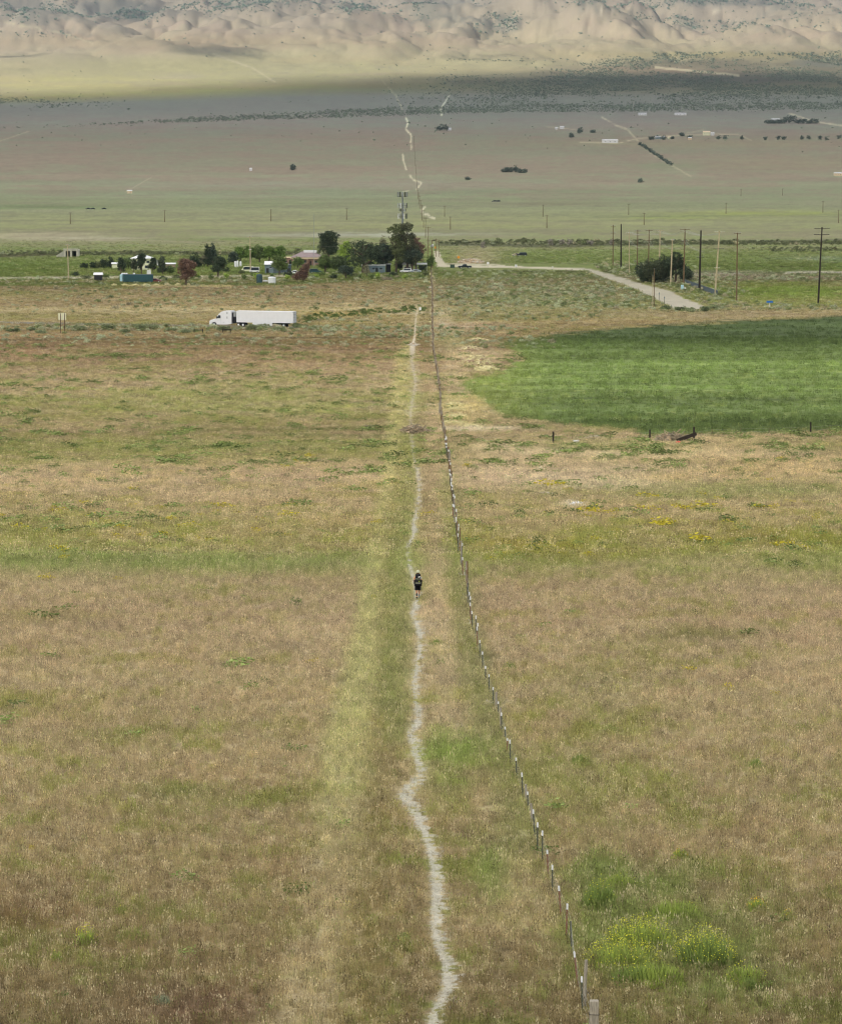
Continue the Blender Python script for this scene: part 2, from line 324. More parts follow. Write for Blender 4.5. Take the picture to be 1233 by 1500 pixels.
    for pts, c, kk, dd in ((GRAVEL, (164,158,138), 3, 1.6), (DIRTRD, (182,174,150), 3, 1.2)):
        i = sub(px, py, pts, 6)
        if len(i):
            t = 1 - sst(-.7, .9, poly_sd(px[i], py[i], pts) + dd * fi[i])
            mix(i, lin(c) * (1 + .06 * fi[i] + .08 * sm[i])[:, None], t); kind[i[t > .5]] = kk
    for pts, w in TRACKS:
        i = sub(px, py, pts, 8)
        if len(i):
            t = 1 - sst(-.5, .8, seg_dist(px[i] + .8 * sm[i], py[i], pts) - w * .65 + .5 * fi[i])
            c = (218,208,172) if pts[0][1] < 125 else (222,214,188) if 560 < pts[0][0] < 670 else (190,182,158)
            t = np.clip(t * (1.5 if 560 < pts[0][0] < 670 else 1), 0, 1)
            mix(i, lin(c), (.72 if w > 1 else .55) * t * sst(-.9, .3, sm[i] + fi[i] + .5)); kind[i[t > .5]] = 4
    # scrub-covered mountain gullies, rocks
    i = np.nonzero(py < 128)[0]
    if len(i):
        g = apix(x[i], y[i], s[i], 61, 90, 1.5) + .7 * apix(x[i], y[i], s[i], 62, 30, 1.2) + .5 * apix(x[i], y[i], s[i], 63, 9) + .5 * apix(x[i], y[i], s[i], 64, 4)
        amt = 0
        for (cx, cy_, rx, ry, st) in ((160,12,70,13,1.5),(205,22,30,10,1.0),(30,8,60,16,1.0),(60,28,50,8,.5),(370,5,80,8,.9),(300,14,60,8,.4),(520,14,26,10,1.0),(660,14,60,22,.9),(745,34,20,14,1.3),(690,40,50,14,.5),(885,8,60,10,.5),(1000,30,24,12,1.0),(1015,40,14,5,1.2),(1080,38,40,10,.8),(1060,3,90,5,1.2),(1150,14,60,14,.6),(1200,36,50,8,.4),(1233,95,120,14,.7),(60,48,80,8,.4)):
            amt = amt + st * np.exp(-((px[i] - cx) / rx) ** 2 - ((py[i] - cy_) / ry) ** 2)
        t = sst(.25, .75, amt + .45 * g - .10)
        mix(i, lin((128,134,124)), .45 * t)
        rk = apix(x[i], y[i], s[i], 71, 5)
        amt = 0
        for (cx, cy_, rx, ry, st) in ((888,15,20,9,1),(1045,12,30,8,.8),(1085,34,30,10,.7),(20,14,40,14,.8),(1190,18,30,10,.6),(640,30,60,18,.35),(60,40,50,8,.4),(1130,95,150,16,.35)):
            amt = amt + st * np.exp(-((px[i] - cx) / rx) ** 2 - ((py[i] - cy_) / ry) ** 2)
        mix(i, lin((218,206,180)), .9 * sst(.5, .8, amt * (.55 + .9 * rk)))
    kind[(kind == 0) & (y > 8300)] = 5
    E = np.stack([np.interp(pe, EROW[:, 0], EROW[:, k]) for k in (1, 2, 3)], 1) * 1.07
    lum = (col * [.3, .59, .11]).sum(1)[:, None]; gd = np.clip((col[:, 1:2] / (col[:, 0:1] + 1e-6) - .95) * 3, 0, 1) * sst(340, 480, py)[:, None] * (kind != 2)[:, None]; nr = (sst(420, 500, py) * (kind != 2) * .05)[:, None]; col = col * (1 - nr) + lum * nr
    col = lum + (col - lum) * (1 - .10 * gd); col = col * (1 + gd * np.array([.07, -.03, -.02]))
    E = np.where((kind == 2)[:, None], np.array([[.64, .74, .66]]), E)
    return np.clip(col / E, 0, .9), kind, px, py, s

# ------------------------------------------------------------ materials
MATS = {}
def mat(name, col, rough=.8, metal=0.0, var=0.0, scale=6.0, col2=None, island=0.0, emis=None, alpha=None, bump=0.0, transl=0.0, spec=.3, stretch=(1, 1, 1)):
    if name in MATS: return MATS[name]
    m = bpy.data.materials.new(name); MATS[name] = m; m.use_nodes = True; n = m.node_tree; b = n.nodes['Principled BSDF']
    b.inputs['Roughness'].default_value = rough; b.inputs['Metallic'].default_value = metal
    b.inputs['Specular IOR Level'].default_value = spec
    c1 = col; c2 = col2 or tuple(max(0, v * (1 - var)) for v in col)
    tc = n.nodes.new('ShaderNodeTexCoord'); mp = n.nodes.new('ShaderNodeMapping'); mp.inputs['Scale'].default_value = stretch
    nz = n.nodes.new('ShaderNodeTexNoise'); nz.inputs['Scale'].default_value = scale; nz.inputs['Detail'].default_value = 5
    n.links.new(tc.outputs['Object'], mp.inputs[0]); n.links.new(mp.outputs[0], nz.inputs['Vector'])
    rp = n.nodes.new('ShaderNodeMapRange'); rp.inputs[1].default_value = .35; rp.inputs[2].default_value = .65
    n.links.new(nz.outputs['Fac'], rp.inputs[0])
    mx = n.nodes.new('ShaderNodeMix'); mx.data_type = 'RGBA'; mx.inputs['A'].default_value = (*c1, 1); mx.inputs['B'].default_value = (*c2, 1)
    n.links.new(rp.outputs[0], mx.inputs['Factor']); out = mx.outputs['Result']
    if island:
        g = n.nodes.new('ShaderNodeNewGeometry'); hs = n.nodes.new('ShaderNodeHueSaturation'); r2 = n.nodes.new('ShaderNodeMapRange')
        r2.inputs[3].default_value = 1 - island; r2.inputs[4].default_value = 1 + island
        n.links.new(g.outputs['Random Per Island'], r2.inputs[0]); n.links.new(r2.outputs[0], hs.inputs['Value']); n.links.new(out, hs.inputs['Color']); out = hs.outputs['Color']
    n.links.new(out, b.inputs['Base Color'])
    if bump:
        bp = n.nodes.new('ShaderNodeBump'); bp.inputs['Strength'].default_value = bump; bp.inputs['Distance'].default_value = .02
        n.links.new(nz.outputs['Fac'], bp.inputs['Height']); n.links.new(bp.outputs[0], b.inputs['Normal'])
    if transl:
        t = n.nodes.new('ShaderNodeBsdfTranslucent'); ms = n.nodes.new('ShaderNodeMixShader'); ms.inputs[0].default_value = transl
        n.links.new(out, t.inputs['Color']); n.links.new(b.outputs[0], ms.inputs[1]); n.links.new(t.outputs[0], ms.inputs[2])
        n.links.new(ms.outputs[0], n.nodes['Material Output'].inputs['Surface'])
    return m
def ground_mat():
    m = bpy.data.materials.new('ground_cover'); m.use_nodes = True; n = m.node_tree; b = n.nodes['Principled BSDF']
    b.inputs['Roughness'].default_value = .95; b.inputs['Specular IOR Level'].default_value = .1
    a = n.nodes.new('ShaderNodeAttribute'); a.attribute_name = 'col'
    tc = n.nodes.new('ShaderNodeTexCoord'); out = a.outputs['Color']; hs = []
    for sc_, lo, hi in ((9.0, .72, 1.25), (1.6, .84, 1.16), (.35, .9, 1.1)):
        nz = n.nodes.new('ShaderNodeTexNoise'); nz.inputs['Scale'].default_value = sc_; nz.inputs['Detail'].default_value = 4; nz.inputs['Roughness'].default_value = .7
        n.links.new(tc.outputs['Object'], nz.inputs['Vector'])
        r = n.nodes.new('ShaderNodeMapRange'); r.inputs[1].default_value = .3; r.inputs[2].default_value = .7; r.inputs[3].default_value = lo; r.inputs[4].default_value = hi
        n.links.new(nz.outputs['Fac'], r.inputs[0])
        v = n.nodes.new('ShaderNodeVectorMath'); v.operation = 'SCALE'; n.links.new(out, v.inputs[0]); n.links.new(r.outputs[0], v.inputs['Scale']); out = v.outputs[0]
        hs.append(nz)
    n.links.new(out, b.inputs['Base Color'])
    bp = n.nodes.new('ShaderNodeBump'); bp.inputs['Strength'].default_value = .5; bp.inputs['Distance'].default_value = .12
    n.links.new(hs[1].outputs['Fac'], bp.inputs['Height']); n.links.new(bp.outputs[0], b.inputs['Normal'])
    return m
GM = ground_mat()

# ------------------------------------------------------------ mesh helpers
def np_mesh(name, V, Fq, smooth=False):
    me = bpy.data.meshes.new(name); V = np.asarray(V, np.float32); Fq = np.asarray(Fq, np.int32); k = Fq.shape[1]
    me.vertices.add(len(V)); me.vertices.foreach_set('co', V.ravel())
    me.loops.add(Fq.size); me.loops.foreach_set('vertex_index', Fq.ravel())
    me.polygons.add(len(Fq)); me.polygons.foreach_set('loop_start', np.arange(0, Fq.size, k, dtype=np.int32))
    me.update(calc_edges=True)
    if smooth: me.polygons.foreach_set('use_smooth', np.ones(len(Fq), bool))
    return me
# ------------------------------------------------------------ the land: one fan-shaped grid split by surface kind
def build_land():
    # rows at even steps down the picture, but laid out as distances on the ground
    pys = np.arange(1640, -170, -1.35); dys = np.exp(np.linspace(math.log(60), math.log(16500), 9000))
    zz = _pchip(_pd, _pz, dys); _, pp, _ = proj(0 * dys, dys, zz)
    pp = np.minimum.accumulate(pp); keep = np.concatenate([[True], np.diff(pp) < -1e-6])
    yr = np.interp(-pys, -pp[keep], dys[keep]); yr = np.unique(np.concatenate([np.linspace(-60, 78, 12), yr[yr > 80], []]))
    us = np.concatenate([np.linspace(-2600, -60, 90), np.arange(-58, 1292, 1.5), np.linspace(1294, 3800, 90)])
    us = (us - CX) / F
    Yg, Ug = np.meshgrid(yr, us, indexing='ij'); X = Ug * np.maximum(Yg, 260 * 0 + np.abs(Yg) + 40 * (Yg < 80)) ; X = np.where(Yg < 80, Ug * 120, X)
    ny, nx = Yg.shape; x = X.ravel(); y = Yg.ravel(); z = H(x, y)
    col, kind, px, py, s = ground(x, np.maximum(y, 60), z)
    q = (np.arange(ny - 1)[:, None] * nx + np.arange(nx - 1)[None]).ravel()
    quads = np.stack([q, q + 1, q + nx + 1, q + nx], 1); kq = kind[q]
    V = np.stack([x, y, z], 1); C = np.concatenate([col, np.ones((len(col), 1))], 1)
    for k, nm in ((0, 'ground'), (1, 'dirt_path'), (2, 'crop_field'), (3, 'gravel_road'), (4, 'dirt_tracks'), (5, 'mountains')):
        f = quads[kq == k]
        if len(f) == 0: continue
        u, inv = np.unique(f, return_inverse=True); inv = inv.reshape(f.shape)
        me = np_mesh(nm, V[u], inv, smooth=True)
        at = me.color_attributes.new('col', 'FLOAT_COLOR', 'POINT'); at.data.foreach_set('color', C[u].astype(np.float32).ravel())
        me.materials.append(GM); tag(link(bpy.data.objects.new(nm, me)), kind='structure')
build_land()
# ------------------------------------------------------------ air and clouds
def box_mesh(x0, x1, y0, y1, z0, z1):
    V = [(x, y, z) for z in (z0, z1) for y in (y0, y1) for x in (x0, x1)]
    return np_mesh('box', V, [(0, 2, 3, 1), (4, 5, 7, 6), (0, 1, 5, 4), (2, 6, 7, 3), (0, 4, 6, 2), (1, 3, 7, 5)])
hz = bpy.data.objects.new('haze', box_mesh(-13500, 13500, -300, 17200, -8, 1500)); tag(link(hz), kind='stuff')
hm = bpy.data.materials.new('haze_air'); hm.use_nodes = True; n = hm.node_tree; n.nodes.remove(n.nodes['Principled BSDF'])
pv = n.nodes.new('ShaderNodeVolumePrincipled'); pv.inputs['Density'].default_value = 7.0e-5; pv.inputs['Color'].default_value = (.72, .86, 1.0, 1); pv.inputs['Anisotropy'].default_value = .2
n.links.new(pv.outputs[0], n.nodes['Material Output'].inputs['Volume']); hz.data.materials.append(hm)
cm = bpy.data.materials.new('cloud_vapour'); cm.use_nodes = True; n = cm.node_tree; n.nodes.remove(n.nodes['Principled BSDF'])
tr = n.nodes.new('ShaderNodeBsdfTransparent'); tl = n.nodes.new('ShaderNodeBsdfTranslucent'); tl.inputs[0].default_value = (.95, .95, .95, 1); ms = n.nodes.new('ShaderNodeMixShader'); ms.inputs[0].default_value = .62
da = n.nodes.new('ShaderNodeAttribute'); da.attribute_name = 'dens'; dm = n.nodes.new('ShaderNodeMath'); dm.operation = 'MULTIPLY'; dm.inputs[1].default_value = .62; n.links.new(da.outputs['Fac'], dm.inputs[0]); n.links.new(dm.outputs[0], ms.inputs[0])
n.links.new(tr.outputs[0], ms.inputs[1]); n.links.new(tl.outputs[0], ms.inputs[2]); n.links.new(ms.outputs[0], n.nodes['Material Output'].inputs['Surface'])
CLZ = 1900.0
def cloud(name, label, pts, thick, seed, rag):
    """pts: outline of the shadow on the ground (x, y); the cloud hangs where the sun throws it there"""
    N = 160; xs = [p[0] for p in pts]; ys = [p[1] for p in pts]; pad = rag * 1.5
    gx = np.linspace(min(xs) - pad, max(xs) + pad, N); gy = np.linspace(min(ys) - pad, max(ys) + pad, N)
    Y, X = np.meshgrid(gy, gx, indexing='ij'); x = X.ravel(); y = Y.ravel()
    d = poly_sd(x, y, pts) + rag * fbm(x / (rag * 2.5), y / (rag * 3.5), seed, 5)
    t = np.clip(-d / (rag * .8), 0, 1) ** .5; dens = sst(0, rag * 2.2, -d)
    inside = d < 0
    gz = H(x, np.maximum(y, 60)); k = (CLZ - gz) / SUNV.z; X2 = x + SUNV.x * k; Y2 = y + SUNV.y * k
    zb = CLZ - 25 * t + 12 * fbm(x / 300, y / 300, seed + 1, 3) * t; zt = CLZ + thick * t * (1 + .35 * fbm(x / 500, y / 500, seed + 2, 4)) + 1
    V = np.concatenate([np.stack([X2, Y2, zb], 1), np.stack([X2, Y2, zt], 1)])
    q = (np.arange(N - 1)[:, None] * N + np.arange(N - 1)[None]).ravel(); q = q[inside[q] & inside[q + 1] & inside[q + N] & inside[q + N + 1]]
    M = N * N; fb = np.stack([q, q + N, q + N + 1, q + 1], 1); ft = np.stack([q, q + 1, q + N + 1, q + N], 1) + M
    E = {}
    for f in fb.tolist():
        for a, b in zip(f, f[1:] + f[:1]):
            if (b, a) in E: del E[(b, a)]
            else: E[(a, b)] = 1
    side = np.array([(b, a, a + M, b + M) for a, b in E]); Fq = np.concatenate([fb, ft, side]); u, inv = np.unique(Fq, return_inverse=True)
    o = link(bpy.data.objects.new(name, np_mesh(name, V[u], inv.reshape(Fq.shape), True))); a_ = o.data.attributes.new('dens', 'FLOAT', 'POINT'); a_.data.foreach_set('value', np.concatenate([dens, dens])[u].astype(np.float32)); o.data.materials.append(cm); tag(o, kind='structure'); return o
cloud('cloud', '', [(-9000, -4000), (9000, -4000), (9000, 8150), (1500, 8250), (300, 8300), (-300, 8150), (-520, 7900), (-800, 7350), (-1100, 7150), (-3000, 7000), (-9000, 7000)], 260, 301, 240)
for k, (a, b, c, d, e) in enumerate([(0, 78, 70, 84, 90), (0, 103, 60, 110, 90), (230, 72, 380, 79, 60), (110, 2, 250, 22, 160), (640, 84, 760, 89, 60)]):
    p0 = P(max(a, -100), d); p1 = P(c, b); x0 = (a - CX) / F * p0.y; x1 = (c - CX) / F * p1.y
    if a == 0: x0 -= 250
    cloud('cloud', '', [(x0, p0.y), (x1, p0.y), (x1, max(p1.y, p0.y + 150)), (x0, max(p1.y, p0.y + 150))], 90, 330 + k, e)
# ------------------------------------------------------------ scattered ground cover (nobody could count it)
def inst_mat(name, rough=.8, transl=.3, lo=.65, hi=1.35):
    m = bpy.data.materials.new(name); m.use_nodes = True; n = m.node_tree; b = n.nodes['Principled BSDF']
    b.inputs['Roughness'].default_value = rough; b.inputs['Specular IOR Level'].default_value = .15
    a = n.nodes.new('ShaderNodeAttribute'); a.attribute_type = 'INSTANCER'; a.attribute_name = 'col'
    g = n.nodes.new('ShaderNodeNewGeometry'); r = n.nodes.new('ShaderNodeMapRange'); r.inputs[3].default_value = lo; r.inputs[4].default_value = hi
    n.links.new(g.outputs['Random Per Island'], r.inputs[0])
    v = n.nodes.new('ShaderNodeVectorMath'); v.operation = 'SCALE'; n.links.new(a.outputs['Color'], v.inputs[0]); n.links.new(r.outputs[0], v.inputs['Scale'])
    n.links.new(v.outputs[0], b.inputs['Base Color'])
    t = n.nodes.new('ShaderNodeBsdfTranslucent'); ms = n.nodes.new('ShaderNodeMixShader'); ms.inputs[0].default_value = transl
    n.links.new(v.outputs[0], t.inputs['Color']); n.links.new(b.outputs[0], ms.inputs[1]); n.links.new(t.outputs[0], ms.inputs[2]); n.links.new(ms.outputs[0], n.nodes['Material Output'].inputs['Surface'])
    return m
GRASSM = inst_mat('grass_blades', transl=.35, lo=.7, hi=1.3); SCRUBM = inst_mat('scrub_leaves', transl=.15, lo=.6, hi=1.4)
def tuft_mesh(seed, n, rad, h, w, head=.0, lean=.35):
    r = np.random.default_rng(seed); V = []; T = []
    for i in range(n):
        a = r.uniform(0, 6.28); q = rad * math.sqrt(r.uniform()); bx, by = q * math.cos(a), q * math.sin(a); hh = h * r.uniform(.5, 1.15)
        la = r.uniform(0, 6.28); l = lean * hh * r.uniform(.2, 1.2); tx, ty = bx + l * math.cos(la), by + l * math.sin(la)
        fa = r.uniform(0, 3.14); ux, uy = w * math.cos(fa) / 2, w * math.sin(fa) / 2; k = len(V)
        V += [(bx - ux, by - uy, -.02), (bx + ux, by + uy, -.02), (tx, ty, hh)]; T.append((k, k + 1, k + 2))
        if r.uniform() < head:
            k = len(V); ww = w * 1.5; hl = hh * .22; ux, uy = ww * math.cos(fa), ww * math.sin(fa)
            V += [(tx - ux, ty - uy, hh * .92), (tx + ux, ty + uy, hh * .96), (tx + l * .2, ty, hh + hl)]; T.append((k, k + 1, k + 2))
    return np_mesh('tuft', V, T)
def leaf_blob(seed, n, ls, rx=.5, rz=.75, up=.0, flat=.35):
    """bush of loose leaf faces filling a lumpy dome of unit width"""
    r = np.random.default_rng(seed); V = []; T = []
    lobes = [(r.uniform(-.25, .25), r.uniform(-.25, .25), r.uniform(.2, .45), r.uniform(.18, .32)) for _ in range(6)]
    for i in range(n):
        cx, cy_, cz, q = lobes[r.integers(6)]; d = r.normal(size=3); d /= np.linalg.norm(d) + 1e-9; rr = q * r.uniform(.55, 1.0)
        c = np.array([cx, cy_, cz * rz * 1.4]) + d * rr * np.array([rx * 2, rx * 2, rz * 1.2]); c[2] = max(c[2], .02)
        u = r.normal(size=3); u /= np.linalg.norm(u); v = np.cross(u, r.normal(size=3)); v /= np.linalg.norm(v) + 1e-9; k = len(V); s = ls * r.uniform(.6, 1.4)
        V += [c - u * s, c + v * s * .6, c + u * s, c - v * s * .6]; T.append((k, k + 1, k + 2, k + 3))
    return np_mesh('bush', V, T)
def protos(name, meshes, m):
    col = bpy.data.collections.new(name)
    for i, me in enumerate(meshes):
        me.materials.append(m); o = bpy.data.objects.new('%s_%02d' % (name, i), me); col.objects.link(o)
    return col, len(meshes)
def scatter(name, pr, pts, scl, cols, label=None, cat=None):
    col, k = pr; N = len(pts); me = bpy.data.meshes.new(name); me.vertices.add(N); me.vertices.foreach_set('co', np.asarray(pts, np.float32).ravel())
    def at(nm, ty, arr, key='vector'): a = me.attributes.new(nm, ty, 'POINT'); a.data.foreach_set(key, np.ascontiguousarray(arr).ravel())
    rot = np.zeros((N, 3), np.float32); rot[:, 2] = RNG.uniform(0, 6.283, N); rot[:, 0] = RNG.normal(0, .06, N)
    scl = np.asarray(scl, np.float32); scl = np.stack([scl] * 3, 1) if scl.ndim == 1 else scl
    at('rot', 'FLOAT_VECTOR', rot); at('scl', 'FLOAT_VECTOR', scl); at('pick', 'INT', RNG.integers(0, k, N).astype(np.int32), 'value')
    at('col', 'FLOAT_COLOR', np.concatenate([cols, np.ones((N, 1))], 1).astype(np.float32), 'color')
    o = link(bpy.data.objects.new(name, me)); g = bpy.data.node_groups.new(name, 'GeometryNodeTree')
    g.interface.new_socket('Geometry', in_out='INPUT', socket_type='NodeSocketGeometry'); g.interface.new_socket('Geometry', in_out='OUTPUT', socket_type='NodeSocketGeometry')
    gi = g.nodes.new('NodeGroupInput'); go = g.nodes.new('NodeGroupOutput'); ip = g.nodes.new('GeometryNodeInstanceOnPoints'); ci = g.nodes.new('GeometryNodeCollectionInfo')
    ci.inputs['Collection'].default_value = col; ci.inputs['Separate Children'].default_value = True; ci.inputs['Reset Children'].default_value = True
    def na(nm, ty): q = g.nodes.new('GeometryNodeInputNamedAttribute'); q.data_type = ty; q.inputs['Name'].default_value = nm; return next(x for x in q.outputs if x.enabled and x.name == 'Attribute')
    g.links.new(gi.outputs[0], ip.inputs['Points']); g.links.new(ci.outputs[0], ip.inputs['Instance']); ip.inputs['Pick Instance'].default_value = True
    g.links.new(na('pick', 'INT'), ip.inputs['Instance Index']); g.links.new(na('rot', 'FLOAT_VECTOR'), ip.inputs['Rotation']); g.links.new(na('scl', 'FLOAT_VECTOR'), ip.inputs['Scale'])
    g.links.new(ip.outputs[0], go.inputs[0]); md = o.modifiers.new('scatter', 'NODES'); md.node_group = g
    return tag(o, label, cat, kind='stuff')
def fan_points(y0, y1, n, k=.182):
    y = np.sqrt(RNG.uniform(y0 * y0, y1 * y1, n)); x = RNG.uniform(-1, 1, n) * k * y
    return x, y
# dry and green grass near the camera
near_p = protos('grass_tuft', [tuft_mesh(10 + i, 16, .17, .27, .014, .45) for i in range(5)], GRASSM)
mid_p = protos('grass_clump', [tuft_mesh(30 + i, 22, .42, .30, .035, .3) for i in range(5)], GRASSM)
def grass(name, pr, y0, y1, n, size, label, gain, hfac=1.0):
    x, y = fan_points(y0, y1, n); z = H(x, y); col, kind, px, py, s = ground(x, y, z)
    keep = ~((kind == 1) & (RNG.uniform(size=n) < .74)) & (kind != 3) & ~((kind == 2) & (RNG.uniform(size=n) < .72))
    lum = col.sum(1); green = np.clip((col[:, 1] / (col[:, 0] + 1e-6) - .85) * 3, 0, 1)
    f = RNG.normal(1, .22, n).clip(.4, 1.8); c = col * f[:, None] * gain
    r = RNG.uniform(size=n)
    straw = (r < (.12 if y1 < 1000 else .03)) & (kind != 2); c[straw] = c[straw] * .4 + .6 * lin((206, 192, 156)) / .66 * gain * .8
    dk = (r > .90) & (kind != 2); c[dk] *= np.array([.62, .60, .62])
    gr = (r > .5) & (r < .5 + .08 + .2 * green) & (kind != 2); c[gr] = c[gr] * .5 + .5 * lin((118, 132, 68)) / .66 * gain * .85
    tr = seg_dist(px, py, TRAIL, TRAILW); damp = sst(-2, 14, tr) * .55 + .45
    size_ = size * RNG.uniform(.65, 1.3, n) * damp; tall = 1 + .45 * green
    sc3 = np.stack([size_, size_, size_ * tall * hfac], 1)
    if y1 > 1000: keep &= (RNG.uniform(size=n) > sst(950, 1640, y)) & ~((py > 386) & (py < 396.5) & (px > 640) & (px < 880))
    k = np.nonzero(keep)[0]
    scatter(name, pr, np.stack([x, y, z], 1)[k], sc3[k], np.clip(c[k], .01, .95), label)
grass('dry_grass', near_p, 90, 215, 150000, 1.0, None, 1.30)
grass('dry_grass', mid_p, 212, 430, 110000, 1.0, None, 1.30)
grass('dry_grass', mid_p, 425, 700, 90000, 1.3, None, 1.28, .7)
grass('dry_grass', mid_p, 690, 1700, 150000, 2.2, None, 1.28, .45)
# low weeds and flowering clumps in the pasture
weed_p = protos('weed', [leaf_blob(50 + i, 90, .055, .5, .6) for i in range(4)], SCRUBM)
def noisepick(x, y, s, L, thr, seed): return apix(x, y, s, seed, L) > thr
x, y = fan_points(92, 640, 90000); z = H(x, y); gc, kd, px, py, s = ground(x, y, z)
den = np.interp(py, [500, 600, 640, 665, 700, 720, 760, 800, 840, 900, 1500], [.10, .10, .22, .55, .16, .06, .22, .30, .04, .03, .03]); cl = apix(x, y, s, 210, 60) + .6 * apix(x, y, s, 211, 18)
pk = (RNG.uniform(size=len(x)) < den * sst(0, .7, cl) * 1.6) & (kd == 0) & (seg_dist(px, py, TRAIL, TRAILW) > 6)
k = np.nonzero(pk)[0]; c = np.tile(lin((104, 116, 66)) / .62, (len(k), 1)) * RNG.uniform(.6, 1.5, (len(k), 1)); yl = (RNG.uniform(size=len(k)) < np.interp(py[k], [640, 720, 760, 830, 900], [0, .05, .26, .30, .10])); c[yl] = lin((176, 164, 54)) / .62 * .8
w_ = RNG.lognormal(-.1, .45, len(k)).clip(.35, 2.4) * np.interp(y[k], [90, 200, 400], [.6, 1.0, 1.5]); scatter('weeds', weed_p, np.stack([x, y, z], 1)[k], np.stack([w_ * 1.3, w_, .25 + w_ * .5], 1), c)
# sagebrush in the roadside strips
sage_p = protos('sage', [leaf_blob(70 + i, 170, .06, .5, .62) for i in range(5)], SCRUBM)
x = RNG.uniform(-200, 200, 130000); y = RNG.uniform(560, 1900, 130000); x = x * y / 900; z = H(x, y); px, py, dep = proj(x, y, z); s = F / dep
road = poly_sd(px, py, GRAVEL)
def g2(cx, cy_, rx, ry): return np.exp(-((px - cx) / rx) ** 4 - ((py - cy_) / ry) ** 4)
lane = seg_dist(px, py, [(434, 474), (470, 463), (540, 458), (622, 454)], [3, 3, 2.6, 2])
den = (3.5 * (1 - sst(-1, 1.5, lane)) + 1.4 * g2(1005, 454, 40, 3) + 1.6 * g2(130, 482, 520, 3.5) + .55 * g2(500, 467, 60, 5) + .5 * g2(600, 490, 90, 6) + .35 * g2(560, 457, 90, 3) + .95 * g2(850, 436, 190, 15) + .35 * g2(780, 415, 150, 22) + 1.0 * g2(930, 396, 70, 9) * (px > 870) + .9 * g2(1000, 425, 70, 14) + .8 * g2(1150, 450, 160, 5)
       + .12 * g2(300, 435, 330, 22) + .25 * g2(760, 462, 130, 8) + .3 * g2(1100, 407, 190, 6) + .9 * g2(950, 356.5, 330, 2.6) * (px > 640) + .7 * g2(230, 372, 260, 2.6) + .35 * g2(230, 411, 260, 5) + .5 * g2(1180, 366, 60, 3) + .3 * g2(520, 404, 110, 5) + .8 * g2(1090, 408, 160, 2)
       + .25 * g2(740, 505, 60, 10) * (px > 640) + .10 * g2(300, 500, 330, 10))
cl = apix(x, y, s, 220, 26) + .5 * apix(x, y, s, 221, 9)
pk = (RNG.uniform(size=len(x)) < den * 2.9 * np.interp(y, [560, 700, 900, 1900], [.9, .9, .6, .45]) * (.35 + .9 * sst(-.3, .6, cl))) & (road > 2) & (np.abs(px - 633) > 4) & (seg_dist(px, py, TRAIL, TRAILW) > 2) & ~((py > 388) & (py < 395.5) & (px > 635) & (px < 870))
k = np.nonzero(pk)[0]; n_ = len(k); base = np.where((RNG.uniform(size=n_) < .55)[:, None], lin((132, 136, 110)), lin((98, 106, 70))); base = np.where((RNG.uniform(size=n_) < .22)[:, None], lin((136, 130, 106)), base)
dark = ((py[k] < 376) & (py[k] > 350))[:, None] & (RNG.uniform(size=n_) < .85)[:, None]; base = np.where(dark, lin((84, 88, 62)), base); base = np.where((lane[k] < 1)[:, None], lin((76, 90, 48)), base)
w_ = RNG.lognormal(.05, .5, n_).clip(.4, 3) * np.interp(y[k], [560, 1200, 1900], [.8, 1.15, 2.2]); scatter('sagebrush', sage_p, np.stack([x, y, z], 1)[k], np.stack([w_ * .9, w_, w_ * .85], 1), np.clip(base * RNG.uniform(.75, 1.25, (n_, 1)) / .62 * 1.3, 0, .9))
# scrub belts on the far slope and the mountains
far_p = protos('far_scrub', [leaf_blob(90 + i, 46, .13, .5, .7) for i in range(4)], SCRUBM)
n0 = 420000; y = RNG.uniform(4600, 13000, n0); x = RNG.uniform(-.20, .20, n0) * y; z = H(x, y); px, py, dep = proj(x, y, z); s = F / dep
low = np.interp(px, [-200, 0, 140, 300, 500, 700, 900, 1233, 1500], [196, 189, 184, 178, 172, 165, 163, 160, 160]); hi = np.interp(px, [-200, 0, 100, 300, 450, 600, 700, 900, 1233], [186, 186, 184, 172, 164, 157, 155, 153, 150])
cl = apix(x, y, s, 230, 60, 2.5) + .7 * apix(x, y, s, 231, 16, 2.0)
band = sst(-2.5, 2.5, py - hi) * (1 - sst(-2, 1.5, py - low)) * np.interp(px, [0, 120, 180, 400, 1300], [.22, .35, .8, 1, 1])
right = sst(560, 780, px + 40 * cl) * sst(104, 122, py + 12 * cl) * (1 - sst(158, 166, py)); upr = sst(820, 1000, px + (py - 75) * 3) * sst(74, 80, py) * (1 - sst(128, 150, py)); lft = np.exp(-((px - 60) / 95) ** 4 - ((py - 151) / 8) ** 4)
mtn = 0
for (cx, cy_, rx, ry, st) in ((150,10,66,11,1.6),(205,22,30,9,1.2),(30,6,60,14,1.0),(60,26,50,8,.3),(370,5,80,8,.9),(300,14,60,8,.3),(520,12,22,9,1.3),(655,14,50,18,.9),(742,32,14,12,2.0),(722,22,16,5,1.4),(690,40,40,10,.35),(885,6,60,8,.5),(1000,30,20,8,1.6),(1015,40,10,4,1.6),(965,10,20,4,1.4),(1080,38,36,8,.8),(940,25,14,5,1),(1060,2,90,4,1.6),(1150,10,60,10,.5),(1200,34,50,6,.3),(60,50,60,5,.3),(600,4,60,8,.6)):
    mtn = mtn + st * np.exp(-((px - cx) / rx) ** 2 - ((py - cy_) / ry) ** 2)
gap = poly_sd(px, py, [(955, 94), (1085, 104), (1100, 115), (960, 106)])
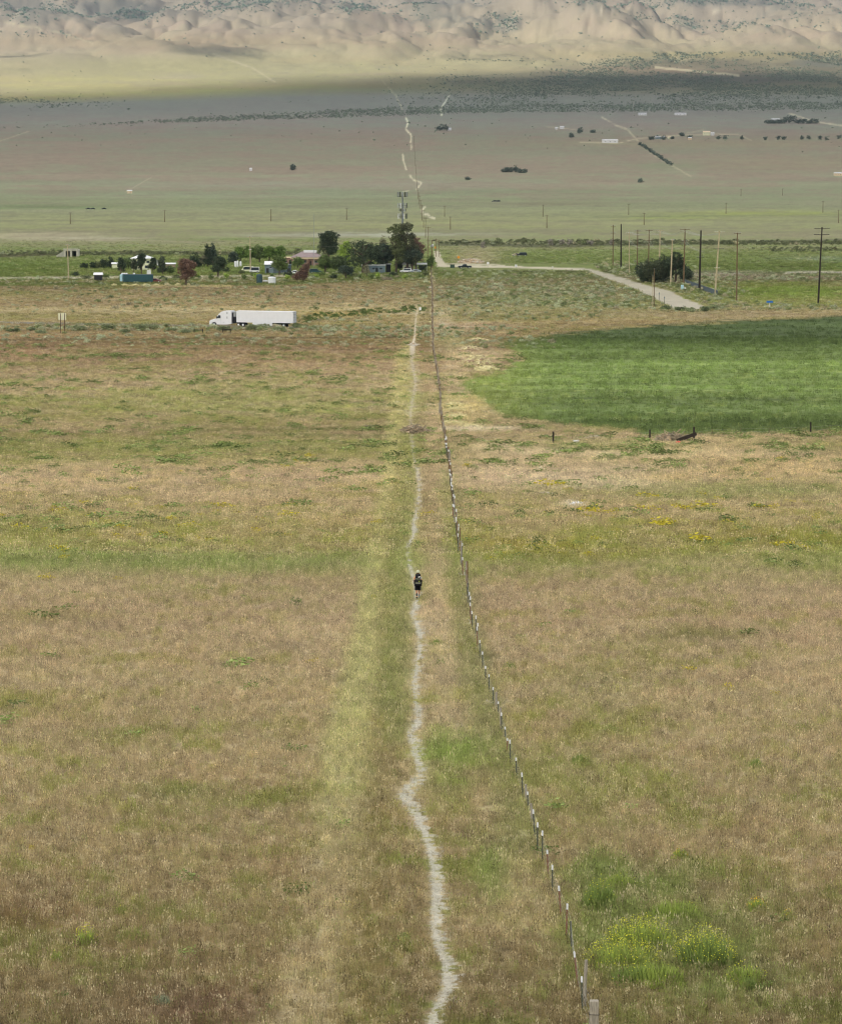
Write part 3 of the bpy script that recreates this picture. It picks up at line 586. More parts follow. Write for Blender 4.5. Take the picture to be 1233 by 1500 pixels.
den = 1.5 * band * (.5 + .7 * sst(-.5, .5, cl)) + .6 * right * sst(-.35, .65, cl + .25) + 1.1 * upr * sst(-.5, .6, cl + .3) * (gap > 0) + .5 * lft * sst(-.2, .6, cl) + .004 * (py < 200) * (py > 110) + .016 * (px > 560) * (py < 160) * (py > 110) + .005 * (py < 110) + .0022 * (py > 195) + np.where(py < 64, mtn * sst(-.35, .5, cl) * 1.1, 0) + .5 * np.exp(-((px - 720) / 60) ** 2 - ((py - 88) / 2) ** 2)
pk = RNG.uniform(size=n0) < den * .62
k = np.nonzero(pk)[0]; n_ = len(k); print('far scrub', n_)
c = np.where((py[k] < 70)[:, None], lin((104, 118, 104)), lin((102, 110, 94))) * RNG.uniform(.6, 1.25, (n_, 1)) / .62 * 1.35  # scrub lightened towards blue: distance haze put into the leaf colour
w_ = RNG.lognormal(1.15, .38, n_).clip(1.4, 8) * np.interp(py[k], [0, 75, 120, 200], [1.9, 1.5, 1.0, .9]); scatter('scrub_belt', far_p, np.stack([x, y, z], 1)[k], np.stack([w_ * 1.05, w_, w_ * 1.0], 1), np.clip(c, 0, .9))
# ------------------------------------------------------------ mesh builder for objects
class MB:
    def __init__(s): s.V = []; s.F = []
    def add(s, V, Fs): k = len(s.V); s.V += [tuple(v) for v in V]; s.F += [tuple(i + k for i in f) for f in Fs]; return s
    def box(s, c, d, rz=0.0, tilt=0.0, taper=1.0):
        V = []; M = Matrix.Rotation(rz, 3, 'Z') @ Matrix.Rotation(tilt, 3, 'Y')
        for z in (-.5, .5):
            t = taper if z > 0 else 1
            for y in (-.5, .5):
                for x in (-.5, .5): V.append(Vector(c) + M @ Vector((x * d[0] * t, y * d[1] * t, z * d[2])))
        return s.add(V, [(0, 2, 3, 1), (4, 5, 7, 6), (0, 1, 5, 4), (2, 6, 7, 3), (0, 4, 6, 2), (1, 3, 7, 5)])
    def tube(s, pts, r, n=8, cap=True):
        pts = [Vector(p) for p in pts]; rs = r if isinstance(r, (list, tuple)) else [r] * len(pts); V = []; Fs = []
        for i, p in enumerate(pts):
            t = (pts[min(i + 1, len(pts) - 1)] - pts[max(i - 1, 0)]).normalized(); a = t.cross(Vector((0, 0, 1))); a = Vector((1, 0, 0)) if a.length < .05 else a.normalized(); b = t.cross(a)
            for k in range(n): q = 2 * math.pi * k / n; V.append(p + (a * math.cos(q) + b * math.sin(q)) * rs[i])
        for i in range(len(pts) - 1):
            for k in range(n): Fs.append((i * n + k, i * n + (k + 1) % n, (i + 1) * n + (k + 1) % n, (i + 1) * n + k))
        if cap: Fs += [tuple(range(n))[::-1], tuple((len(pts) - 1) * n + k for k in range(n))]
        return s.add(V, Fs)
    def prism(s, poly, y0, y1):
        """side outline in x,z pushed through y"""
        n = len(poly); V = [(x, y0, z) for x, z in poly] + [(x, y1, z) for x, z in poly]
        return s.add(V, [tuple(range(n)), tuple(range(2 * n - 1, n - 1, -1))] + [(i + n, (i + 1) % n + n, (i + 1) % n, i) for i in range(n)])
    def lathe(s, prof, n=16, c=(0, 0, 0)):
        V = []; Fs = []
        for r, z in prof:
            for k in range(n): q = 2 * math.pi * k / n; V.append((c[0] + r * math.cos(q), c[1] + r * math.sin(q), c[2] + z))
        for i in range(len(prof) - 1):
            for k in range(n): Fs.append((i * n + k, i * n + (k + 1) % n, (i + 1) * n + (k + 1) % n, (i + 1) * n + k))
        Fs += [tuple(range(n))[::-1], tuple((len(prof) - 1) * n + k for k in range(n))]
        return s.add(V, Fs)
    def build(s, name, m, parent=None, bevel=0.0, smooth=False, label=None, loc=None):
        me = bpy.data.meshes.new(name); me.from_pydata(s.V, [], s.F); me.update(); me.materials.append(m)
        if smooth: me.polygons.foreach_set('use_smooth', [True] * len(me.polygons))
        o = link(bpy.data.objects.new(name, me)); o.parent = parent
        if loc: o.location = loc
        if bevel: b = o.modifiers.new('bevel', 'BEVEL'); b.width = bevel; b.segments = 2; b.limit_method = 'ANGLE'
        if label: o['label'] = label
        return o
def kids(o): return [c for c in bpy.data.objects if c.parent == o]
def dup(o, loc, rz=None, label=None, scale=None, chs=None):
    c = o.copy(); S.collection.objects.link(c); c.location = loc
    if rz is not None: c.rotation_euler = (0, 0, rz)
    if label: c['label'] = label
    if scale: c.scale = (scale,) * 3 if isinstance(scale, (int, float)) else scale
    for ch in (chs if chs is not None else kids(o)):
        d = ch.copy(); S.collection.objects.link(d); d.parent = c
    return c
G = 1 / .85
def col(r, g, b): return tuple(min(.9, float(v) * 1.45) for v in lin((r, g, b)))
M_wood = mat('weathered_wood', col(150, 142, 126), .9, var=.45, scale=9, stretch=(6, 6, .6), bump=.4)
M_woodbr = mat('brown_pole_wood', col(112, 92, 68), .9, var=.4, scale=3, stretch=(3, 3, .3))
M_poledk = mat('creosote_pole', col(50, 43, 37), .9, var=.4, scale=3)
M_polelt = mat('pale_pole_wood', col(176, 162, 132), .9, var=.25, scale=3)
M_steel = mat('dark_green_steel', col(78, 80, 64), .6, var=.3, scale=20)
M_rust = mat('rusty_steel', col(124, 92, 72), .8, var=.35, scale=25)
M_white = mat('white_paint', col(232, 232, 226), .45, var=.08, scale=4)
M_tip = mat('white_post_tip', col(246, 246, 240), .6, var=.12, scale=30)
M_wire = mat('galvanised_wire', col(160, 160, 150), .5, metal=.5)
M_black = mat('black_rubber', col(34, 34, 35), .8, var=.2)
M_glass = mat('dark_glass', col(40, 48, 56), .12, spec=.6)
M_metal = mat('grey_metal', col(150, 154, 156), .4, metal=.6, var=.15)
M_conc = mat('concrete', col(176, 172, 158), .9, var=.2, scale=1.5)

# ------------------------------------------------------------ fence beside the path
fence = thing('wire_fence', 'long post and barbed wire fence running down the pasture just right of the dirt path', 'fence', P(690, 900))
FO = fence.location.copy()
BASE = [(870,1560),(869.5,1530),(853,1484),(847,1447),(837,1398),(829,1377),(822,1345),(809,1312),(803,1284),(794,1263),(787,1250),(783,1226),(773.5,1189),(766,1172),(756.5,1139),(747.5,1120),(743,1103),(740,1089),(735,1075),(729.5,1050),(722,1035),(716,1013),(711,1000),(706.5,981),(702.5,965),(698,944),(694,925),(688,895),(684,868),(680,848),(676,828),(671,802),(667,778),(664,750),(661,716),(657,680),(652,648),(648,626),(644,606),(645,582),(642,560),(638,536),(634,512),(634.5,495),(633,480),(633.5,450),(633,430),(632,410),(631,400)]
def tpost(h, lean, r, tip, rust, seed):
    q = random.Random(seed); a = MB(); top = Vector((lean, q.uniform(-.03, .03), h)); t0 = .84
    a.add([(-r, 0, -.1), (r, 0, -.1), (0, r * 1.4, -.1)] + [tuple(top * t0 + Vector(v)) for v in ((-r, 0, 0), (r, 0, 0), (0, r * 1.4, 0))], [(0, 1, 4, 3), (1, 2, 5, 4), (2, 0, 3, 5), (3, 4, 5), (0, 2, 1)])
    b = MB(); r2 = r * 1.12
    b.add([tuple(top * t0 + Vector(v)) for v in ((-r2, -.004, 0), (r2, -.004, 0), (0, r2 * 1.4, 0))] + [tuple(top + Vector(v)) for v in ((-r2, -.004, 0), (r2, -.004, 0), (0, r2 * 1.4, 0))], [(0, 1, 4, 3), (1, 2, 5, 4), (2, 0, 3, 5), (3, 4, 5), (0, 2, 1)])
    return a, b
def wpost(h, r, lean, seed):
    q = random.Random(seed); n = 10; a = MB()
    pts = [(0, 0, -.15), (lean * .3, 0, h * .35), (lean * .7, q.uniform(-.01, .01), h * .75), (lean, 0, h - .02), (lean, 0, h)]; a.tube(pts, [r * 1.08, r, r * .97, r * .96, r * .84], n); return a
posts = []; pts_top = []
tops = {2: 1431, 3: 1394, 4: 1340, 5: 1324, 6: 1298, 7: 1267, 8: 1245, 9: 1217, 10: 1205, 11: 1186, 12: 1160, 13: 1132, 14: 1110, 15: 1084, 16: 1082, 17: 1065, 18: 1044, 19: 1028, 20: 1007, 21: 988, 22: 976, 23: 955, 24: 938}
leans = {2: -1.5, 3: -6.5, 4: -2, 5: 1.5, 6: -4, 7: -.5, 8: -2, 9: 0, 10: 0, 11: -2.5, 12: -1, 13: -2, 14: -1, 15: -1, 17: -.5, 18: -1}
rusty = {3, 5, 6, 8, 16}; notip = {4}; extra = [(855.5, 1474, 1406, .058, 2.5), (780, 1213, 1177, .055, -2.5), (770.8, 1177, 1149, .055, -1), (733.5, 1072, 1037, .05, -.5), (726.6, 1040, 1014, .06, 0)]
allp = []
for i, (bx, by) in enumerate(BASE):
    if i == 0 or i == 1: continue
    if i <= 24: allp.append((P(bx, by), i))
last = allp[-1][0].y; bx_ = np.array([b[0] for b in BASE])[::-1]; by_ = np.array([b[1] for b in BASE])[::-1]
yk = [P(b[0], b[1]) for b in BASE]; ykx = np.array([v.x for v in yk]); yky = np.array([v.y for v in yk])
yy = last + 2.6; j = 25
while yy < 1120:
    xx = float(np.interp(yy, yky, ykx)) + random.uniform(-.1, .1); allp.append((Vector((xx, yy, float(H(xx, yy)))), j)); yy += random.uniform(2.3, 3.2) * (1 if yy < 430 else 1.5 if yy < 640 else 2.2); j += 1
rest = MB(); restw = MB(); nparts = 0
for v, i in allp:
    s_ = sc(v); dark_wood = i > 25 and random.random() < .28
    h = (BASE[i][1] - tops[i]) / s_ / .985 if i in tops else random.uniform(1.25, 1.5) * (1 if i < 120 else 1.0)
    le = leans.get(i, random.uniform(-1.5, 1.5)) / s_ if i in leans or i > 24 else 0
    rr = .032 if v.y < 230 else .044 + (v.y - 230) * .0001
    if dark_wood:
        a = wpost(h * random.uniform(.95, 1.25), .05 if v.y < 300 else .085, le, i)
        if nparts < 98: a.build('wooden_post', M_wood if random.random() < .5 else M_woodbr, fence, loc=v - FO); nparts += 1
        else: restw.add([Vector(q) + v - FO for q in a.V], a.F)
    else:
        a, b = tpost(h, le, rr, True, i in rusty, i)
        if nparts < 98:
            o = a.build('metal_post', M_rust if (i in rusty or random.random() < .15 and i > 24) else M_steel, fence, loc=v - FO); nparts += 1
            if i not in notip and (i < 25 or random.random() < .75): b.build('white_tip', M_tip, o)
        else: rest.add([Vector(q) + v - FO for q in a.V], a.F); restw.add([Vector(q) + v - FO for q in b.V], b.F)
    pts_top.append((v, h, le))
for bx, by, ty, r, le in extra:
    v = P(bx, by); s_ = sc(v); wpost((by - ty) / s_ / .985, r, le / s_, int(bx)).build('wooden_post', M_wood, fence, loc=v - FO)
rest.build('distant_posts', M_woodbr, fence)['kind'] = 'stuff'; o = restw.build('distant_posts', M_wood, fence); o['kind'] = 'stuff'
# big weathered corner post at the bottom edge with its wire
v = P(869.5, 1545); a = MB(); a.box((0, 0, 1.75 / 2 - .1), (.29, .24, 1.95)); a.build('corner_post', M_wood, fence, bevel=.025, loc=v - FO)
for zz in (.88, 1.32): MB().tube([(-.155, -.13, zz), (.155, -.13, zz - .01), (.155, .13, zz), (-.155, .13, zz), (-.155, -.13, zz)], .01, 5).build('wire_wrap', M_poledk, fence, loc=v - FO)
wire = MB(); chain = [(v, 1.75, 0)] + pts_top
for q in (.3, .52, .72, .92):
    for i in range(len(chain) - 1):
        (a0, h0, l0), (a1, h1, l1) = chain[i], chain[i + 1]
        if a0.y > 480: break
        r = .0035 if a0.y < 180 else .005
        p0 = a0 + Vector((l0 * q, 0, h0 * q)) - FO; p1 = a1 + Vector((l1 * q, 0, h1 * q)) - FO; mid = (p0 + p1) / 2 - Vector((0, 0, .02)); wire.tube([p0, mid, p1], r, 3, False)
wire.build('barbed_wire', M_wire, fence)
# fence along the near edge of the crop field
ff = thing('wire_fence', 'low wire fence with dark square posts along the near edge of the green crop field', 'fence', P(900, 645)); FO2 = ff.location.copy(); tp = []
for bx, by, ty, hw in ((810,651,632,.14), (951.5,646,629,.12), (1016,646,625,.15), (1187,637,618,.12)):
    v = P(bx, by); h = (by - ty) / sc(v); a = MB(); a.box((0, 0, h / 2 - .05), (hw * 1.6, hw * 1.5, h + .1)); a.build('wooden_post', M_poledk, ff, bevel=.02, loc=v - FO2); tp.append((v, h))
for bx, by, ty in ((696,650,640), (838,646,634), (893,648,634), (868,647,637), (985,643,631), (1043,640,628), (1084,638,627), (1127,637,626), (1158,636,625), (1215,634,622), (1250,633,621), (1290,632,620)):
    v = P(bx, by); h = (by - ty) / sc(v); a = MB(); a.tube([(0, 0, -.05), (.02, 0, h)], .028, 5); a.build('metal_stake', M_woodbr, ff, loc=v - FO2); tp.append((v, h))
tp.sort(key=lambda q: q[0].x); w = MB()
for q in (.5, .9):
    for (a0, h0), (a1, h1) in zip(tp[:-1], tp[1:]): w.tube([a0 + Vector((0, 0, q * min(h0, 1.2))) - FO2, a1 + Vector((0, 0, q * min(h1, 1.2))) - FO2], .006, 3, False)
w.build('wire', M_wire, ff)

# ------------------------------------------------------------ hiker
def skin(name, verts, edges, radii, m, parent, sub=2, root=0):
    me = bpy.data.meshes.new(name); me.from_pydata(verts, edges, []); o = link(bpy.data.objects.new(name, me)); o.parent = parent; me.materials.append(m)
    o.modifiers.new('skin', 'SKIN'); sv = me.skin_vertices[0].data
    for i, r in enumerate(radii): sv[i].radius = (r, r) if isinstance(r, (int, float)) else r; sv[i].use_root = (i == root)
    o.modifiers['skin'].use_smooth_shade = True
    if sub: sb = o.modifiers.new('sub', 'SUBSURF'); sb.levels = sub; sb.render_levels = sub
    return o
M_skin = mat('sunburnt_skin', col(190, 136, 104), .6, var=.1)
M_pack = mat('black_pack_fabric', col(30, 30, 33), .8, var=.3); M_short = mat('black_shorts', col(24, 25, 29), .85, var=.2)
M_hat = mat('olive_hat', col(176, 178, 146), .85, var=.12); M_sock = mat('grey_sock', col(120, 126, 128), .9); M_dksock = mat('dark_sock', col(44, 44, 46), .9); M_strap = mat('pale_strap', col(204, 206, 178), .8); M_lime = mat('lime_pouch', col(118, 138, 40), .8); M_shirt = mat('pale_orange_shirt', col(214, 150, 108), .85, var=.15)
hv = P(612, 876.5); hk = thing('person', 'hiker walking away down the path in black shorts and hat with a large black backpack', 'person', hv, R(2))
# origin between the feet, +Y forward (away), z up
B = [(0, 0, .93), (0, .02, 1.10), (0, .03, 1.28), (0, .03, 1.44), (0, .05, 1.53), (0, .07, 1.60), (0, .075, 1.69), (0, .07, 1.765),
     (-.17, .02, 1.42), (-.25, .0, 1.17), (-.235, .20, 1.02), (-.235, .26, 1.00),
     (.17, .02, 1.42), (.25, .02, 1.17), (.235, .22, 1.06), (.235, .28, 1.04),
     (-.095, .02, .86), (-.085, -.02, .49), (-.075, -.12, .10), (-.075, -.03, .04), (-.08, .06, .035),
     (.095, .04, .86), (.085, .10, .50), (.08, .12, .10), (.08, .16, .04), (.085, .27, .035)]
Ed = [(0, 1), (1, 2), (2, 3), (3, 4), (4, 5), (5, 6), (6, 7), (3, 8), (8, 9), (9, 10), (10, 11), (3, 12), (12, 13), (13, 14), (14, 15), (0, 16), (16, 17), (17, 18), (18, 19), (19, 20), (0, 21), (21, 22), (22, 23), (23, 24), (24, 25)]
Rd = [.135, .13, .145, .13, .06, .075, .095, .075, .06, .045, .035, .03, .06, .045, .035, .03, .095, .062, .04, .04, .035, .095, .062, .04, .04, .035]
skin('body', B, Ed, Rd, M_skin, hk)
for sx, hx, hy, hz_ in ((-1, -.235, .26, 1.00), (1, .235, .28, 1.04)):
    for k in range(4):          # fingers closed round the pole grip
        y0 = hy + .035; z0 = hz_ + .03 - k * .021
        skin('finger', [(hx - sx * .012, hy + .01, z0), (hx - sx * .005, y0 + .028 - k * .002, z0), (hx - sx * .03, y0 + .030, z0 - .004), (hx - sx * .042, y0 + .006, z0 - .006)], [(0, 1), (1, 2), (2, 3)], [.010, .0095, .009, .008], M_skin, hk, 1)
    skin('thumb', [(hx - sx * .02, hy, hz_ + .02), (hx - sx * .036, hy + .026, hz_ + .04), (hx - sx * .03, hy + .05, hz_ + .045)], [(0, 1), (1, 2)], [.012, .010, .009], M_skin, hk, 1)
a = MB(); a.lathe([(.04, 1.225), (.16, 1.225), (.215, 1.30), (.215, 1.44), (.15, 1.50), (.065, 1.52)], 16, (0, .03, 0)); a.V = [(x * 1.0, (y - .03) * .7 + .03, z) for x, y, z in a.V]; a.build('shirt', M_shirt, hk, smooth=True)
skin('shirt_sleeve', [(-.165, .02, 1.44), (-.215, .01, 1.27)], [(0, 1)], [.082, .064], M_shirt, hk, 1); skin('shirt_sleeve', [(.165, .02, 1.44), (.215, .01, 1.27)], [(0, 1)], [.082, .064], M_white, hk, 1)
a = MB(); a.lathe([(.15, .80), (.175, .84), (.185, .95), (.165, 1.04), (.15, 1.08)], 16, (0, .02, 0)); a.V = [(x, (y - .02) * .8 + .02, z) for x, y, z in a.V]
a.tube([(-.10, .01, .86), (-.10, -.01, .55)], [.105, .112], 14); a.tube([(.10, .04, .86), (.095, .09, .54)], [.105, .112], 14); a.build('shorts', M_short, hk, smooth=True)
for sx, pts, mm in ((-1, [(-.077, -.105, .16), (-.080, -.04, .40)], M_dksock), (1, [(.08, .12, .13), (.082, .112, .26)], M_sock)): MB().tube(pts, [.047, .054], 12).build('sock', mm, hk, smooth=True)
for pts, mm in (([(-.076, -.15, .065), (-.077, -.05, .06), (-.08, .05, .05), (-.082, .12, .045)], M_dksock), ([(.08, .08, .06), (.082, .16, .06), (.085, .26, .05), (.086, .33, .045)], M_metal)): MB().tube(pts, [.05, .058, .054, .035], 12).build('shoe', mm, hk, smooth=True)
a = MB(); a.lathe([(.178, 1.715), (.185, 1.725), (.112, 1.74), (.11, 1.79), (.095, 1.835), (.05, 1.855), (.01, 1.86)], 20, (0, .06, 0)); a.build('hat', M_hat, hk, smooth=True)
a = MB(); a.lathe([(.07, 1.52), (.088, 1.56), (.1, 1.63), (.104, 1.70), (.09, 1.74)], 16, (0, .055, 0)); a.build('hair', mat('brown_hair', col(92, 72, 50), .8), hk, smooth=True)
pk = MB(); pk.box((0, -.20, 1.22), (.40, .26, .64), taper=.92).build('backpack', M_pack, hk, bevel=.07)
MB().box((0, -.19, 1.57), (.34, .24, .13)).build('pack_lid', M_pack, hk, bevel=.05)
MB().tube([(-.25, -.21, .93), (.25, -.21, .93)], .085, 14).build('foam_roll', M_short, hk, smooth=True)
MB().box((.07, -.335, 1.46), (.13, .03, .07), tilt=-.4).build('white_pouch', M_white, hk, bevel=.012)
MB().box((.07, -.345, 1.17), (.08, .03, .08)).build('lime_pouch', M_lime, hk, bevel=.012)
a = MB(); a.box((0, -.338, 1.06), (.36, .02, .022)); a.box((0, -.338, 1.33), (.38, .015, .015)); a.build('pack_strap', M_strap, hk)
for sx in (-1, 1): MB().tube([(sx * .12, -.07, 1.50), (sx * .125, .06, 1.53), (sx * .13, .16, 1.42), (sx * .15, .17, 1.2), (sx * .17, .02, 1.08)], .022, 8).build('shoulder_strap', M_pack, hk)
for sx in (-1, 1): MB().box((sx * .235, -.16, 1.10), (.08, .12, .30)).build('side_pocket', M_pack, hk, bevel=.03)
for sx, tx, ty in ((-1, -.27, -.25), (1, .28, .30)):
    q = thing('trekking_pole', 'thin trekking pole in the hiker\'s %s hand' % ('left' if sx < 0 else 'right'), 'trekking pole', hv, R(2)); hx = sx * .235 - sx * .022; hy = (.285 if sx < 0 else .305)
    MB().tube([(hx, hy, 1.07 if sx < 0 else 1.11), (hx, hy, .95)], .015, 8).build('grip', M_black, q); MB().tube([(hx, hy, .95), (tx, ty, .02)], [.009, .006], 6).build('shaft', M_metal, q); MB().tube([(tx * .998, ty, .07), (tx, ty, .06)], .03, 10).build('basket', M_black, q)
    tpk = kids(q)
def face_cam(v): return math.atan2(-v.x, v.y)
# ------------------------------------------------------------ truck on the highway
M_tw = mat('truck_white_paint', col(250, 252, 252), .35, var=.03, scale=2, spec=.5); M_under = mat('chassis_black', col(30, 30, 32), .7)
M_rim = mat('polished_rim', col(205, 208, 208), .3, metal=.3); M_panel = mat('trailer_panel', col(250, 252, 252), .5, var=.04, scale=.8)
# truck axis: +x = rear of the trailer, side toward the camera = -y
tv = P(309, 477.3); TR = thing('semi_truck', 'long white semi truck with a sleeper cab and plain white trailer on the highway', 'semi truck', tv, R(-17))
c = MB(); c.prism([(0.05, .45), (0, .75), (.05, 1.35), (.35, 1.62), (1.55, 1.92), (1.95, 2.1), (2.35, 2.75), (2.75, 3.25), (3.35, 3.72), (4.1, 3.98), (5.2, 4.02), (6.4, 4.02), (6.4, .72), (5.2, .50), (2.05, .45), (1.95, .9), (1.6, 1.12), (1.2, 1.12), (.9, .9), (.78, .45)], -1.22, 1.22)
c.build('cab', M_tw, TR, bevel=.07)
for s_ in (-1, 1):
    a = MB(); a.prism([(2.18, 2.12), (2.62, 2.86), (3.25, 2.86), (3.25, 2.12)], s_ * 1.225, s_ * 1.245); a.build('side_window', M_glass, TR)
    MB().box((2.2, s_ * 1.42, 2.35), (.16, .22, .62)).build('mirror', M_under, TR)
    a = MB(); a.prism([(5.0, 3.35), (5.28, 3.35), (5.28, 3.62), (5.05, 3.62)], s_ * 1.225, s_ * 1.245); a.build('roof_vent', M_under, TR)
    MB().box((5.15, s_ * 1.235, 2.3), (.14, .03, .55)).build('sleeper_window', M_glass, TR)
    MB().box((4.1, s_ * 1.235, 1.0), (.10, .03, .10)).build('step_light', M_under, TR)
    MB().box((.12, s_ * .92, 1.05), (.1, .34, .2)).build('headlight', M_glass, TR)
    a = MB(); a.box((3.3, s_ * 1.232, 1.7), (.02, .02, 1.6)); a.build('door_seam', M_metal, TR)
a = MB(); a.add([(1.98, -1.1, 2.16), (1.98, 1.1, 2.16), (2.52, 1.1, 2.92), (2.52, -1.1, 2.92)], [(0, 1, 2, 3)]); a.V = [(x - .04, y, z + .04) for x, y, z in a.V]; a.build('windscreen', M_glass, TR)
a = MB(); a.box((.0, 0, 1.0), (.06, 1.1, .7)); a.build('grille', M_under, TR)
a = MB(); a.box((7.2, 0, .95), (5.6, .9, .28)); a.box((17.5, 0, .95), (10, .9, .22)); a.build('chassis', M_under, TR)
a = MB(); a.box((7.0, 0, 2.3), (.9, 2.2, 2.6)); a.build('refrigeration_gap_panel', M_under, TR); a = MB(); a.box((7.28, -.5, 3.2), (.7, 1.3, 1.3)); a.box((7.2, .2, 1.9), (.6, 1.5, .9)); a.build('refrigeration_unit', M_metal, TR, bevel=.05)
a = MB(); a.box((15.85, 0, 2.62), (16.1, 2.58, 2.88)); a.build('trailer', M_panel, TR, bevel=.03)
a = MB()
for k in range(1, 13): a.box((7.8 + k * 1.24, -1.297, 2.62), (.03, .012, 2.8))
a.box((15.85, -1.30, 1.2), (16.1, .03, .09)); a.build('panel_rail', mat('rail_grey', col(205, 210, 210), .5), TR)
a = MB(); a.box((15.2, -1.22, .78), (5.6, .05, .80)); a.build('side_skirt', M_tw, TR); a = MB(); a.box((15.2, 1.22, .78), (5.6, .05, .80)); a.build('side_skirt', M_tw, TR)
a = MB(); [a.box((23.93, y, 2.6), (.06, .06, 2.8)) for y in (-1.2, -.6, 0, .6, 1.2)]; [a.box((23.93, 0, z), (.07, 2.5, .08)) for z in (1.25, 1.9, 2.6, 3.3, 4.0)]; a.build('rear_door_frame', M_metal, TR); MB().box((23.8, 0, .8), (.1, 2.3, .5)).build('rear_bumper', M_under, TR)
def wheel(parent, x, y, r, w, nm='wheel', rimm=None):
    s_ = -1 if y < 0 else 1; a = MB(); a.lathe([(r * .55, -w / 2), (r * .95, -w / 2), (r, -w / 4), (r, w / 4), (r * .95, w / 2), (r * .55, w / 2)], 20); a.V = [(vx, vz, vy) for vx, vy, vz in a.V]
    t = a.build(nm, M_black, parent, smooth=False, loc=(x, y, r)); b = MB(); b.lathe([(r * .2, s_ * w / 2 + s_ * .03), (r * .30, s_ * w / 2), (r * .56, s_ * w / 2 + s_ * .01), (r * .62, s_ * w / 2 - s_ * .02)], 16); b.V = [(vx, vz, vy) for vx, vy, vz in b.V]; b.build('rim', rimm or M_rim, t)
for x in (1.42, 8.35, 9.65, 19.9, 21.2):
    for y in (-1.02, 1.02): wheel(TR, x, y, .51, .42)
a = MB(); [a.box((x, 0, .55), (.16, 2.0, .16)) for x in (1.42, 8.35, 9.65, 19.9, 21.2)]; a.build('axles', M_under, TR)
TR.scale = (.955, 1, 1)
# highway strip under the truck
def strip(name, pts, w, m, dz=.05, n=6):
    P2 = []
    for (x0, y0), (x1, y1) in zip(pts[:-1], pts[1:]):
        for k in range(n): P2.append((x0 + (x1 - x0) * k / n, y0 + (y1 - y0) * k / n))
    P2.append(pts[-1]); V = []; Fs = []
    for i, (x, y) in enumerate(P2):
        a = P2[max(i - 1, 0)]; b = P2[min(i + 1, len(P2) - 1)]; d = Vector((b[0] - a[0], b[1] - a[1])).normalized(); nx, ny = -d.y * w / 2, d.x * w / 2
        for sx in (-1, 0, 1): px, py = x + nx * sx, y + ny * sx; V.append((px, py, float(H(px, py)) + dz))
        if i: k = 3 * i; Fs += [(k - 3, k, k + 1, k - 2), (k - 2, k + 1, k + 2, k - 1)]
    me = bpy.data.meshes.new(name); me.from_pydata(V, [], Fs); me.materials.append(m); o = link(bpy.data.objects.new(name, me)); tag(o, kind='structure'); return o
M_asph = mat('asphalt', col(116, 114, 106), .95, var=.15, scale=.8)
d_ = Vector((math.cos(R(-17)), math.sin(R(-17)))); q = Vector((tv.x, tv.y)) + Vector((0, .3)); strip('highway', [tuple(q - d_ * 160), tuple(q), tuple(q + d_ * 32)], 8.5, M_asph, .03, 10)

# ------------------------------------------------------------ utility poles
def upole(name, bx, by, tx, ty, r, m, arms, label, group=None, wires=None, tilt=0):
    v = P(bx, by); s_ = sc(v); h = (by - ty) / s_ / .99; le = (tx - bx) / s_; t = thing(name, label, 'utility pole', v, 0, group)
    MB().tube([(0, 0, -.3), (le * .5, 0, h * .5), (le, 0, h)], [r * 1.35, r * 1.15, r * .85], 10).build('pole_shaft', m, t)
    for (f, w, kind) in arms:
        z = h * f; x = le * f
        a = MB().box((x, -r, z), (w, .12, .14), rz=.25); ar = a.build('crossarm', m if kind != 'steel' else M_poledk, t)
        b = MB(); [b.lathe([(.05, 0), (.09, .05), (.09, .16), (.04, .24)], 8, (x + q_ * w * .46 * math.cos(.25), -r + q_ * w * .46 * math.sin(.25), z + .07)) for q_ in (-1, -.45, .45, 1)]; b.build('insulator', M_white if kind == 'white' else M_metal, ar)
    return t, v, h, le
PL = [(897.5,389,897.3,330,.17,M_woodbr,[(.97,2.2,'w'),(.80,2.0,'w')],'brown utility pole standing leftmost in the row behind the gravel road'),
 (909.3,393.5,909,329,.24,M_poledk,[],'thick black utility pole second from left beside the gravel road'),
 (921.3,401,921,338,.14,M_polelt,[(.93,2.4,'white'),(.45,2.4,'w')],'slender pale utility pole third from left above the gravel road'),
 (933,397,933.3,337,.18,M_woodbr,[(.97,2.2,'w')],'brown utility pole at the left end of the dark juniper thicket'),
 (949,408,950,337,.18,M_woodbr,[(.98,2.8,'w'),(.78,2.2,'w')],'brown utility pole with two crossarms behind the yellow diamond sign'),
 (965,411,966,337,.19,M_polelt,[(.98,3.0,'w')],'tan utility pole in front of the middle of the dark thicket'),
 (982,416.5,984,350,.2,M_polelt,[(.96,1.2,'white')],'pale wooden utility pole in front of the right half of the dark thicket'),
 (1001,417,1002.3,336,.2,M_woodbr,[(.99,3.6,'w'),(.78,2.2,'w')],'dark brown utility pole at the right end of the dark thicket'),
 (1024,426,1025.5,338.5,.27,M_poledk,[(.56,2.2,'w')],'thick black utility pole just right of the dark thicket'),
 (1047,432,1052.5,339,.2,M_polelt,[(.98,3.2,'white'),(.72,3.8,'steel'),(.42,1.6,'white')],'pale leaning utility pole at the end of the grey wall'),
 (1078.5,442.5,1078.5,342,.18,M_woodbr,[(.99,2.0,'w'),(.41,1.8,'white')],'brown utility pole standing alone in the bright green strip'),
 (1198,446,1202,334,.22,M_poledk,[(.985,4.8,'steel'),(.905,4.8,'steel')],'tall dark utility pole with two long crossarms at the far right')]
poles = [upole('utility_pole', *a, group='utility poles beside the gravel road') for a in PL]
